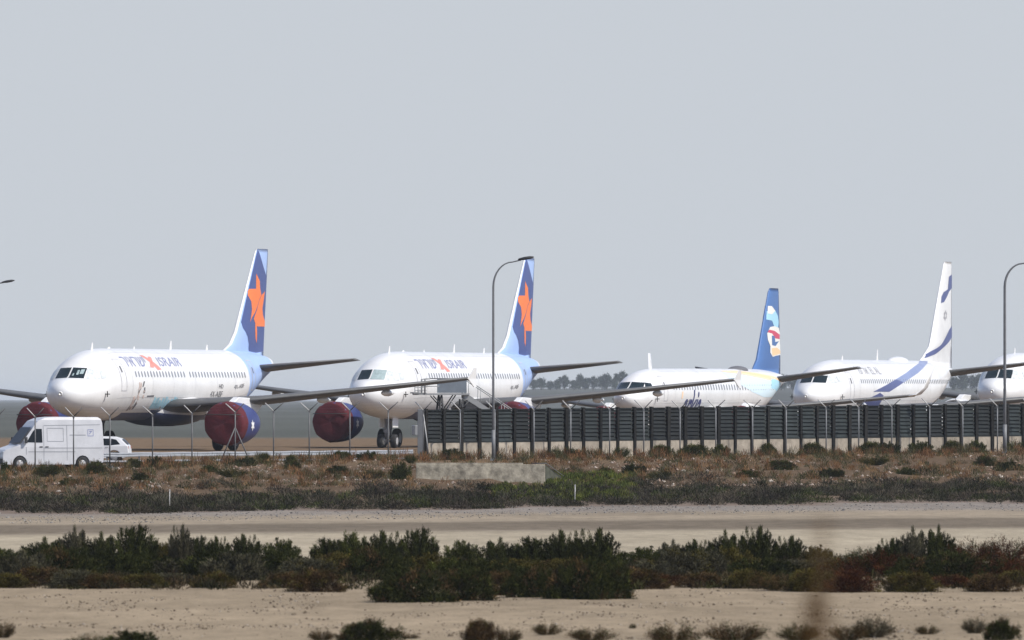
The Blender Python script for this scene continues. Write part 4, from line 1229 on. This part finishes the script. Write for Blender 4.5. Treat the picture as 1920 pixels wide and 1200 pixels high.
# ------------------------------------------------------------------ vegetation
def blades_mesh(name, P, Dr, Ln, Wd, Cl, material, quad=True):
    """P base points, Dr unit directions, Ln length, Wd width, Cl colours -> one mesh of small leaf shapes"""
    n = len(P)
    rng = np.random.default_rng(len(P) + int(abs(P[0, 0]) * 10))
    rnd = rng.normal(size=(n, 3)); sd_ = np.cross(Dr, rnd); sd_ /= (np.linalg.norm(sd_, axis=1, keepdims=True) + 1e-9)
    a = P - sd_ * (Wd * .35)[:, None]; b = P + sd_ * (Wd * .35)[:, None]
    mid = P + Dr * (Ln * .55)[:, None]
    c = mid + sd_ * (Wd * .5)[:, None]; e = mid - sd_ * (Wd * .5)[:, None]
    tp = P + Dr * Ln[:, None]
    V = np.stack([a, b, c, tp, e], axis=1).reshape(-1, 3)
    me = bpy.data.meshes.new(name)
    me.vertices.add(5 * n); me.vertices.foreach_set('co', V.astype(np.float32).ravel())
    me.loops.add(5 * n); me.loops.foreach_set('vertex_index', np.arange(5 * n, dtype=np.int32))
    me.polygons.add(n); me.polygons.foreach_set('loop_start', np.arange(0, 5 * n, 5, dtype=np.int32)); me.polygons.foreach_set('loop_total', np.full(n, 5, dtype=np.int32))
    at = me.attributes.new('Col', 'FLOAT_COLOR', 'POINT')
    col = np.ones((n, 5, 4), dtype=np.float32); col[:, :, :3] = Cl[:, None, :]
    at.data.foreach_set('color', col.ravel())
    me.update(calc_edges=True); me.validate()
    me.materials.append(material)
    return me

LEAF = attr_mat('leaf', rough=1.0, spec=0.0, var=0.0)
STONE = attr_mat('stone', rough=0.95, spec=0.0, var=0.0)

def unit(v): return v / (np.linalg.norm(v, axis=1, keepdims=True) + 1e-9)

def shrub_arrays(kind, seed):
    rng = np.random.default_rng(seed)
    P, Dd, L, W, Cc = [], [], [], [], []
    pal = {'dark': ((.014, .018, .005), (.050, .052, .014)), 'green': ((.024, .030, .007), (.070, .074, .018)), 'grey': ((.038, .037, .022), (.088, .078, .048)),
           'brown': ((.036, .022, .010), (.110, .068, .030)), 'red': ((.040, .014, .007), (.090, .036, .013)), 'olive': ((.038, .032, .008), (.100, .082, .020))}
    def push(p, d, l, w, pn, k):
        c0, c1 = np.array(pal[pn][0]), np.array(pal[pn][1])
        P.append(p); Dd.append(d); L.append(l); W.append(w)
        t = rng.random((len(p), 1)) ** 2.0
        Cc.append(((c0 * (1 - t) + c1 * t) * math.exp(.38 * float(np.clip(k, -1.8, 1.8)))))
    if kind[0] == 'spiky':
        ns = 58
        for s_ in range(ns):
            az = rng.random() * 2 * math.pi; rr = rng.random() ** .6
            tipx, tipy = rr * math.cos(az) * .9, rr * math.sin(az) * .9
            hgt = (1 - .42 * rr ** 2) * (.5 + .5 * rng.random())
            bx, by = tipx * .25, tipy * .25
            n = int(260 * hgt)
            t = rng.random(n) ** .75
            # lean outwards, then upwards
            cx = bx + (tipx - bx) * np.sqrt(t); cy = by + (tipy - by) * np.sqrt(t); cz = hgt * t
            pr = .07 + .06 * rng.random(); plume = np.where(t > .72, pr * np.sqrt(np.maximum(1.06 - t, 0) / .34), pr)
            off = rng.normal(size=(n, 3)) * (plume * .62)[:, None]; off[:, 2] *= .8
            p = np.stack([cx, cy, cz], 1) + off; p[:, 2] = np.maximum(p[:, 2], 0)
            d = unit(np.stack([tipx * .45 + off[:, 0] * 4, tipy * .45 + off[:, 1] * 4, np.full(n, 1.0)], 1) + rng.normal(size=(n, 3)) * .28)
            push(p, d, .05 + .06 * rng.random(n), .014 + .012 * rng.random(n), kind[1], rng.normal())
        n = 1400
        az = rng.random(n) * 2 * math.pi; rr = rng.random(n) ** .5 * .9
        p = np.stack([rr * np.cos(az), rr * np.sin(az), rng.random(n) * .45 * (1 - rr * .6)], 1)
        push(p, unit(rng.normal(size=(n, 3)) + [0, 0, .6]), .06 + .05 * rng.random(n), .02 + .01 * rng.random(n), kind[1], -.5)
    elif kind[0] == 'mound':
        ncl = 120
        for s_ in range(ncl):
            az = rng.random() * 2 * math.pi; el = math.asin(rng.random() ** .8); r_ = .72 + .26 * rng.random()
            lump = 1 + .16 * math.sin(3 * az + seed) + .1 * math.sin(5 * az + 2 * seed)
            c = np.array([r_ * lump * math.cos(az) * math.cos(el), r_ * lump * math.sin(az) * math.cos(el), r_ * .92 * math.sin(el)])
            n = 62
            off = rng.normal(size=(n, 3)) * .075
            p = c + off; p[:, 2] = np.maximum(p[:, 2], .0)
            out = c / (np.linalg.norm(c) + 1e-6)
            d = unit(out * 1.0 + rng.normal(size=(n, 3)) * .5 + np.array([0, 0, .5]))
            push(p, d, .05 + .05 * rng.random(n), .013 + .014 * rng.random(n), kind[1] if rng.random() < .8 else kind[2], rng.normal())
        n = 1800
        q = unit(rng.normal(size=(n, 3))) * (rng.random((n, 1)) ** .5 * .8); q[:, 2] = np.abs(q[:, 2])
        push(q, unit(rng.normal(size=(n, 3))), .06 + .05 * rng.random(n), .03 + .015 * rng.random(n), kind[1], -.6)
    elif kind[0] == 'twiggy':
        ns = 120
        for s_ in range(ns):
            az = rng.random() * 2 * math.pi; sp_ = rng.random() ** .5 * 1.5
            d0 = np.array([math.cos(az) * sp_, math.sin(az) * sp_, .6 + .5 * rng.random()]); d0 /= np.linalg.norm(d0)
            h = .75 + .25 * rng.random(); n = 55; t = rng.random(n) ** .6 * h
            p = d0 * t[:, None] + np.array([math.cos(az), math.sin(az), 0]) * .28 * rng.random() + rng.normal(size=(n, 3)) * (.02 + .05 * t)[:, None]; p[:, 2] = np.maximum(p[:, 2], 0)
            push(p, unit(d0 + rng.normal(size=(n, 3)) * .45), .05 + .07 * rng.random(n), .009 + .010 * rng.random(n), kind[1] if rng.random() < .7 else kind[2], rng.normal())
    return np.concatenate(P), np.concatenate(Dd), np.concatenate(L), np.concatenate(W), np.concatenate(Cc)

PROTO = {}
def proto(kind, var):
    k = (kind, var)
    if k not in PROTO:
        PROTO[k] = blades_mesh('shrub_foliage', *shrub_arrays(kind, hash(kind[0] + kind[1]) % 1 + 11 * var + len(kind[1]) * 7 + len(kind[0]) * 131), LEAF)
    return PROTO[k]

SH = random.Random(21)
WK = {'spiky': 1.12, 'mound': 1.0, 'twiggy': 1.1}
def shrub(px, base, top, wpx, kind, label, group, D=None, name='shrub'):
    if D is None: D = F * 4.5 / (base - 748.0)
    s = F / D; x = X(px, D); z = gz(x, D)
    h = (base - top) / s; w = wpx / s / 2 * WK[kind[0]]
    o = bpy.data.objects.new(name, proto(kind, SH.randrange(3)))
    C.objects.link(o)
    o.location = (x, D, z - .03); o.scale = (w, max(w, .45 * h), h * 1.02); o.rotation_euler = (0, 0, 0)
    # vary by mirroring instead of turning, so the width stays true
    if SH.random() < .5: o.scale[0] *= -1
    tag(o, label, 'shrub', group)
    return o

ORD = ['first', 'second', 'third', 'fourth', 'fifth', 'sixth', 'seventh', 'eighth', 'ninth', 'tenth', 'eleventh', 'twelfth', 'thirteenth', 'fourteenth', 'fifteenth', 'sixteenth',
       'seventeenth', 'eighteenth', 'nineteenth', 'twentieth', 'twenty-first', 'twenty-second', 'twenty-third', 'twenty-fourth', 'twenty-fifth', 'twenty-sixth', 'twenty-seventh', 'twenty-eighth', 'twenty-ninth', 'thirtieth',
       'thirty-first', 'thirty-second', 'thirty-third', 'thirty-fourth', 'thirty-fifth', 'thirty-sixth']
LOOK = {'dark': 'dark green', 'green': 'green', 'grey': 'grey-green', 'brown': 'brown', 'red': 'reddish brown', 'olive': 'olive'}
SHAPE = {'spiky': 'upright spiky', 'mound': 'rounded low', 'twiggy': 'loose twiggy'}
def row(lst, where, group, **kw):
    for i, (px, base, top, w, kind) in enumerate(sorted(lst, key=lambda a: a[0])):
        shrub(px, base, top, w, kind, '%s %s shrub, %s from left, %s' % (SHAPE[kind[0]], LOOK[kind[1]], ORD[i], where), group, **kw)

SD, SG, SGy, SR, SO = ('spiky', 'dark'), ('spiky', 'green'), ('spiky', 'grey'), ('spiky', 'red'), ('spiky', 'olive')
MD, MB_, MG, MO, MR = ('mound', 'dark', 'brown'), ('mound', 'brown', 'olive'), ('mound', 'grey', 'olive'), ('mound', 'olive', 'brown'), ('mound', 'red', 'brown')
TB, TG, TD, TR = ('twiggy', 'brown', 'dark'), ('twiggy', 'grey', 'brown'), ('twiggy', 'dark', 'brown'), ('twiggy', 'red', 'dark')
back = [(8, 1058, 1028, 90, SG), (84, 1056, 1005, 90, SD), (140, 1054, 984, 62, SGy), (190, 1056, 996, 74, SD), (252, 1056, 978, 92, SD), (303, 1054, 1012, 60, SO), (338, 1056, 978, 50, SGy), (372, 1054, 1000, 54, SD),
        (410, 1056, 1000, 50, SD), (462, 1054, 996, 66, SD), (530, 1056, 1006, 82, SG), (615, 1058, 1004, 70, SD), (662, 1058, 994, 84, SG), (725, 1058, 990, 84, SD), (785, 1058, 984, 78, SD), (868, 1056, 1012, 84, SG),
        (938, 1058, 1006, 80, SD), (1000, 1058, 1002, 88, SD), (1060, 1060, 988, 84, SD), (1115, 1060, 984, 96, SD), (1210, 1056, 1022, 86, SG), (1262, 1056, 1010, 66, SGy), (1308, 1056, 1006, 62, SD), (1360, 1056, 992, 66, SD),
        (1418, 1058, 980, 76, SD), (1478, 1056, 1000, 70, SD), (1530, 1056, 1020, 66, SO), (1618, 1056, 1022, 72, TD), (1668, 1056, 1004, 60, SD), (1712, 1056, 986, 66, SGy), (1760, 1056, 984, 62, SD), (1822, 1056, 1006, 92, TR), (1885, 1056, 1002, 90, TR)]
row(back, 'back row of scrub belt', 'shrubs in the back row of the scrub belt')
rs = random.Random(77)
mid = []
kinds_mid = [MD, SD, MB_, MO, SG, SD, MG, SO, SGy]
for i in range(34):
    px = -10 + i * 58 + rs.uniform(-14, 14)
    if px > 1590: k = rs.choice([SR, MR, TR, MD])
    else: k = rs.choice(kinds_mid)
    mid.append((px, rs.uniform(1078, 1088), rs.uniform(1022, 1048) if not (820 < px < 900 or 1560 < px < 1640 or 560 < px < 600) else 1042, rs.uniform(110, 150), k))
row(mid, 'middle row of scrub belt', 'shrubs in the middle row of the scrub belt')
fr = []
for i in range(30):
    px = 5 + i * 66 + rs.uniform(-14, 14)
    if 690 < px < 1190: continue
    if rs.random() < .12: continue
    fr.append((px, rs.uniform(1092, 1111), rs.uniform(1056, 1076), rs.uniform(90, 130), rs.choice([MB_, MO, MB_, MB_, MG, TB, MO, MR])))
row(fr, 'front row of scrub belt', 'low shrubs in the front row of the scrub belt')
big = [(775, 1129, 1062, 165, MD), (880, 1126, 1060, 120, MD), (1000, 1120, 1058, 120, MD), (1085, 1124, 1042, 130, MD), (1150, 1122, 1050, 90, MD), (722, 1127, 1084, 70, TD), (940, 1116, 1066, 90, MB_)]
row(big, 'clump jutting onto the sand', 'dark shrubs in the clump that juts onto the sand')
low = [(8, 1196, 1160, 42, TB), (165, 1216, 1184, 90, TD), (250, 1218, 1178, 120, SD), (602, 1200, 1174, 50, TB), (690, 1206, 1157, 130, MD), (768, 1198, 1184, 34, TB), (900, 1204, 1157, 80, MB_), (955, 1204, 1172, 50, TB),
       (1025, 1190, 1162, 56, TB), (1108, 1202, 1172, 90, TB), (1186, 1178, 1165, 14, TD), (1262, 1210, 1160, 100, TB), (1380, 1206, 1158, 112, TB), (1496, 1202, 1162, 80, TD), (1590, 1202, 1164, 70, TB), (1640, 1196, 1150, 76, TG),
       (1738, 1190, 1168, 46, TB), (1828, 1188, 1153, 50, TG), (1876, 1200, 1155, 72, MD)]
row(low, 'on near sand at bottom edge', 'small dry bushes on the near sand')
# bushes along the top of the bank
crest = [(10, 20, 862), (92, 50, 866), (180, 44, 862), (250, 60, 858), (290, 40, 852), (462, 50, 884), (495, 52, 852), (545, 36, 862), (640, 44, 852), (690, 70, 850), (770, 34, 872), (846, 60, 838), (1058, 48, 848), (1166, 34, 858), (1240, 36, 856), (1300, 52, 840),
         (1352, 40, 850), (1440, 34, 848), (1525, 60, 848), (1632, 44, 836), (1668, 40, 846), (1728, 50, 836), (1784, 48, 838), (1830, 44, 836), (1905, 46, 842)]
crk = random.Random(5)
for i, (px, w, top) in enumerate(crest):
    w *= .72 if px < 780 else 1
    D = 508.0
    for _ in range(4): D = fence_y(X(px, D)) - (3.5 if top < 860 else 12)
    x = X(px, D); zb = gz(x, D); base = 748 + (CAMH - zb) * F / D
    hh = max(20 if px < 780 else 24, base - top)
    k = crk.choice([('twiggy', 'green', 'dark'), ('mound', 'green', 'olive'), ('spiky', 'green'), ('spiky', 'dark')]); w *= crk.uniform(.75, 1.4)
    shrub(px, base, base - hh, w * 1.05, k, 'green bush, %s from the left, along the bank top below the fence' % ORD[i], 'green bushes along the top of the bank', D=D)

slope_b = [(86, 497, 52, .62), (128, 474, 40, .4), (178, 503, 46, .55), (262, 480, 36, .4), (436, 482, 60, .5), (392, 496, 34, .4), (548, 500, 40, .5), (634, 488, 46, .45), (700, 480, 44, .5), (752, 478, 46, .85), (1136, 496, 40, .45), (1190, 500, 50, .5),
           (1238, 484, 44, .5), (1402, 492, 50, .45), (1462, 505, 60, .5), (1560, 498, 52, .45), (1640, 520, 60, .6), (1700, 505, 46, .45), (1846, 520, 44, .6), (1890, 512, 60, .55)]
for i, (px, D, w, hh) in enumerate(slope_b):
    x = X(px, D); base = 748 + (CAMH - gz(x, D)) * F / D
    shrub(px, base, base - hh * F / D, w, [('twiggy', 'dark', 'olive'), ('spiky', 'green'), ('mound', 'green', 'brown'), ('spiky', 'dark')][i % 4], 'dark green bush halfway down the rubble bank, %s from the left' % ORD[i], 'dark green bushes on the rubble bank', D=D)

# --- stuff: things nobody could count
def scatter(name, n, region, colfn, lenr, widr, lean, seed, label=None, lift=0.0, keep=None, clump=None):
    rng = np.random.default_rng(seed); P, Dd, L, W, Cc = [], [], [], [], []
    while len(P) < n:
        x, y = region(rng)
        if clump is not None:
            dens = clump(x, y)
            if rng.random() > dens: continue
        z = gz(x, y)
        P.append((x, y, z + lift * rng.random() ** 2))
        d = np.array([rng.normal() * lean, rng.normal() * lean, 1.0]); Dd.append(d / np.linalg.norm(d))
        L.append(rng.uniform(*lenr)); W.append(rng.uniform(*widr)); Cc.append(colfn(rng, x, y))
    me = blades_mesh(name, np.array(P), np.array(Dd), np.array(L), np.array(W), np.array(Cc), LEAF)
    o = bpy.data.objects.new(name, me); C.objects.link(o)
    tag(o, label, name.replace('_', ' '), None, 'stuff')
    return o

def slope_pt(a, b):
    def f(rng):
        px = rng.uniform(-40, 1960); t = rng.uniform(a, b)
        x = X(px, 475); yb = bank_foot(x); yf = fence_y(x) - 2.5
        y = yb + (yf - yb) * t
        return X(px, y), y
    return f
def nz(x, y, s=.35, k=0): return noise.noise(Vector((x * s, y * s * .35, k)))

# tufts: place blades around tuft centres so the bank reads as scrub, not lawn
def by_headwall(x, y):
    px = 960 + x * F / y
    return 772 < px < 1030 and 469.5 < y < 483
def tufts(name, ntuft, per, region, pal, rad, hgt, seed, label, wid=(.012, .03), dens=None, flat=1.0):
    rng = np.random.default_rng(seed); P, Dd, L, W, Cc = [], [], [], [], []
    k = 0
    while k < ntuft:
        x, y = region(rng)
        if by_headwall(x, y) or (dens is not None and rng.random() > dens(x, y)): continue
        k += 1
        z = gz(x, y); r_ = rng.uniform(*rad); h = rng.uniform(*hgt)
        base = np.array(pal[rng.integers(len(pal))]) * rng.uniform(.6, 1.5)
        n = per
        q = unit(rng.normal(size=(n, 3))) * (rng.random((n, 1)) ** .4); q[:, 2] = np.abs(q[:, 2])
        p = np.array([x, y, z]) + q * [r_, r_, h * .8]
        P.append(p); Dd.append(unit(q * [1, 1, flat] + rng.normal(size=(n, 3)) * .35 + [0, 0, .8 * flat]))
        L.append(h * (.25 + .3 * rng.random(n))); W.append(rng.uniform(wid[0], wid[1], n)); Cc.append(base[None, :] * (1 + .25 * rng.normal(size=(n, 1))).clip(.4, 1.8))
    me = blades_mesh(name, np.concatenate(P), np.concatenate(Dd), np.concatenate(L), np.concatenate(W), np.concatenate(Cc).clip(.005, 1), LEAF)
    o = bpy.data.objects.new(name, me); C.objects.link(o)
    tag(o, label, name.replace('_', ' '), None, 'stuff')
    return o

tufts('saltbush_scrub', 1000, 190, slope_pt(-.02, .50), [(.056, .052, .036), (.036, .036, .024), (.075, .064, .046), (.045, .037, .030), (.042, .050, .018), (.026, .027, .016)], (.30, .95), (.18, .50), 1,
      'grey-green low scrub covering the foot of the bank', flat=.5, dens=lambda x, y: 1.0 if (y - bank_foot(x)) / 70 < .38 + .25 * nz(x, y, .25, 5) else .12)
tufts('dry_grass', 1700, 60, slope_pt(.38, 1.02), [(.16, .082, .036), (.12, .062, .030), (.19, .115, .055), (.085, .075, .036), (.045, .050, .020), (.06, .06, .028)], (.12, .34), (.16, .42), 2,
      'reddish brown dry grass and weeds on the upper bank', wid=(.008, .02), flat=1.6, dens=lambda x, y: .55 + .9 * nz(x, y, .3, 9))
tufts('tall_weeds', 420, 60, slope_pt(.90, 1.03), [(.17, .085, .04), (.12, .06, .03), (.09, .075, .035), (.05, .05, .02)], (.14, .34), (.30, .62), 15,
      'tall dry weeds growing along the foot of the wall and fence', wid=(.008, .02), flat=1.8, dens=lambda x, y: max(.05, .4 + 1.4 * nz(x, y, .4, 12)))
tufts('green_weeds', 560, 90, lambda rng: (lambda px, y: (X(px, y), y))(rng.uniform(930, 1190), rng.uniform(452, 492)), [(.075, .092, .018), (.105, .110, .028), (.055, .07, .018)], (.15, .35), (.20, .38), 3,
      'yellow-green weeds in front of the concrete headwall', flat=1.6)
tufts('low_undergrowth', 900, 70, lambda rng: (lambda px, y: (X(px, y), y))(rng.uniform(-40, 1960), F * 4.5 / (rng.uniform(1052, 1106) - 748)), [(.030, .023, .013), (.048, .033, .018), (.022, .022, .010), (.060, .046, .024), (.036, .036, .014)], (.12, .30), (.10, .28), 4,
      'brown undergrowth filling the gaps of the scrub belt')

def stones(name, n, region, sz, pal, seed, label, dens=None):
    rng = np.random.default_rng(seed); V, Fc, Cc = [], [], []
    base = np.array([(1, 0, 0), (-1, 0, 0), (0, 1, 0), (0, -1, 0), (0, 0, 1), (0, 0, -1)], float)
    fs = [(0, 2, 4), (2, 1, 4), (1, 3, 4), (3, 0, 4), (2, 0, 5), (1, 2, 5), (3, 1, 5), (0, 3, 5)]
    k = 0
    while k < n:
        x, y = region(rng)
        if dens is not None and rng.random() > dens(x, y): continue
        s_ = sz[0] * (sz[1] / sz[0]) ** (rng.random() ** 2.2)
        v = base * (1 + .35 * rng.normal(size=(6, 3)).clip(-1.5, 1.5) * .5) * [s_, s_, s_ * .7] + rng.normal(size=(6, 3)) * s_ * .18
        v += np.array([x, y, gz(x, y) + s_ * .25])
        V.append(v); Fc += [tuple(i + 6 * k for i in f) for f in fs]
        c = np.array(pal[rng.integers(len(pal))]) * rng.uniform(.8, 1.15); Cc.append(np.repeat(np.append(c, 1)[None], 6, 0)); k += 1
    me = bpy.data.meshes.new(name); me.from_pydata(np.concatenate(V).tolist(), [], Fc)
    a = me.attributes.new('Col', 'FLOAT_COLOR', 'POINT'); a.data.foreach_set('color', np.concatenate(Cc).astype(np.float32).ravel())
    me.materials.append(STONE)
    o = bpy.data.objects.new(name, me); C.objects.link(o); tag(o, label, name.replace('_', ' '), None, 'stuff')
stones('rubble', 4600, slope_pt(.32, .97), (.02, .11), [(.33, .25, .19), (.38, .32, .27), (.27, .19, .14), (.44, .39, .33), (.20, .13, .09)], 6, 'broken pale and pinkish rubble on the bank', dens=lambda x, y: max(.03, .25 + 2.4 * nz(x, y, .22, 2)))
stones('gravel', 3000, lambda rng: (lambda px: (lambda x: (lambda y: (x * y / 450, y))(bank_foot(x) - rng.random() ** .8 * 34))(X(px, 450)))(rng.uniform(-30, 1950)), (.015, .05), [(.24, .23, .22), (.17, .165, .16), (.29, .28, .26), (.10, .095, .09)], 7, 'grey gravel at the foot of the bank')
def sand_pt(rng):
    px = rng.uniform(-20, 1940); py = rng.uniform(1106, 1202); D = F * 4.5 / (py - 748); return X(px, D), D
stones('pebbles', 6500, sand_pt, (.006, .034), [(.10, .08, .06), (.15, .115, .085), (.06, .045, .035), (.34, .30, .25), (.09, .065, .045)], 8, 'dark pebbles scattered on the near sand', dens=lambda x, y: max(.02, .1 + 2.6 * nz(x, y, .5, 4)))

# ------------------------------------------------------------------ tall weed close to the camera, out of focus
def weed():
    D = 24.0
    x = X(1542, D); zb = gz(x, D); zt = Z(975, D)
    r = empty('tall_weed', (x, D, zb), 0, 'blurred brown seed stalk close to the camera, right part of the foreground', 'weed')
    mb = MB(); H = zt - zb; mb.tube([(.03, 0, 0), (.01, 0, H * .5), (0, 0, H - .05)], [.008, .006, .003], 6); mb.build('stem', mat('dry_stem', (.14, .09, .045), .8), r)
    rng = np.random.default_rng(12)
    n = 1500
    def head(cx, z0, z1, w, n):
        t = rng.random(n); z = z0 + (z1 - z0) * t; ww = w * np.sin(np.pi * (.06 + .9 * (1 - t))) ** .8
        p = np.stack([cx + rng.normal(size=n) * ww * .45, rng.normal(size=n) * ww * .4, z], 1)
        return p, unit(rng.normal(size=(n, 3)) + [0, 0, 1.0])
    for (cx, z0, z1, w, n) in ((0, H - .14, H, .034, 150), (-.015, H - .36, H - .16, .045, 900)):
        p, d = head(cx, z0, z1, w, n)
        me = blades_mesh('seed_head', p, d, rng.uniform(.008, .018, n), rng.uniform(.002, .005, n), np.array([.13, .075, .032])[None] * rng.uniform(.6, 1.4, (n, 1)), LEAF)
        o = bpy.data.objects.new('seed_head', me); C.objects.link(o); o.parent = r
weed()

# ------------------------------------------------------------------ far trees on the ridge
def far_tree_mesh(seed):
    rng = np.random.default_rng(seed); P, Dd, L, W, Cc = [], [], [], [], []
    for k in range(34):
        az = rng.random() * 6.28; rr = rng.random() ** .6 * .8; zc = rng.uniform(.22, .85)
        c = np.array([math.cos(az) * rr * (1.15 - zc * .7), math.sin(az) * rr * (1.15 - zc * .7), zc]); n = 46
        p = c + rng.normal(size=(n, 3)) * [.13, .13, .08]; p[:, 2] = np.maximum(p[:, 2], .05)
        P.append(p); Dd.append(unit(rng.normal(size=(n, 3)) + [0, 0, .5])); L.append(rng.uniform(.08, .16, n)); W.append(rng.uniform(.05, .1, n))
        Cc.append(np.array([.035, .05, .03])[None] * rng.uniform(.7, 1.4) * np.ones((n, 1)))
    return blades_mesh('crown', *[np.concatenate(a) for a in (P, Dd, L, W, Cc)], LEAF)
FT = [far_tree_mesh(40 + k) for k in range(4)]
def trunk_mesh():
    mb = MB(); mb.tube([(0, 0, -.3), (.02, 0, .3), (0, 0, .6)], [.07, .05, .02], 6)
    o = mb.build('trunk', mat('bark', (.10, .075, .05), .9)); me = o.data; bpy.data.objects.remove(o); return me
TM = trunk_mesh()
TMAT = None
ft = [(1000, 712, 20), (1014, 708, 22), (1032, 714, 18), (1044, 711, 20), (1058, 704, 22), (1076, 712, 20), (1088, 701, 18), (1097, 708, 20), (1112, 706, 22), (1128, 704, 22), (1138, 700, 24), (1152, 707, 18), (1166, 697, 30), (1180, 704, 24), (1196, 708, 22),
      (1465, 702, 26), (1486, 708, 24), (1500, 704, 26), (1790, 706, 22), (1804, 698, 26), (1822, 704, 24), (1838, 700, 26)]
for i, (px, top, w) in enumerate(ft):
    D = 5420 + 90 * math.sin(i * 2.3); s = F / D; x = X(px, D); z = gz(x, D); h = Z(top, D) - z
    rt = empty('far_tree', (x, D, z), 0, 'hazy dark green tree, %s from the left on the far ridge' % ORD[i], 'tree', 'hazy trees on the far ridge')
    c = bpy.data.objects.new('crown', FT[i % 4]); C.objects.link(c); c.parent = rt; c.scale = (w / s / 1.6, w / s / 1.6, max(h, 4))
    t = bpy.data.objects.new('trunk', TM); C.objects.link(t); t.parent = rt; t.scale = (5, 5, max(h, 4))

# ------------------------------------------------------------------ haze
def haze():
    mb = MB(); mb.box((0, 10000, 6.0), (34000, 20400, 19.0))
    m = bpy.data.materials.new('haze'); m.use_nodes = True; t = m.node_tree
    for nd in list(t.nodes):
        if nd.type == 'BSDF_PRINCIPLED': t.nodes.remove(nd)
    v = t.nodes.new('ShaderNodeVolumePrincipled')
    v.inputs['Color'].default_value = (.86, .92, 1.0, 1); v.inputs['Density'].default_value = .000055; v.inputs['Anisotropy'].default_value = 0.0
    out = [n for n in t.nodes if n.type == 'OUTPUT_MATERIAL'][0]
    t.links.new(v.outputs[0], out.inputs['Volume'])
    o = mb.build('haze', m); tag(o, kind='stuff')
haze()
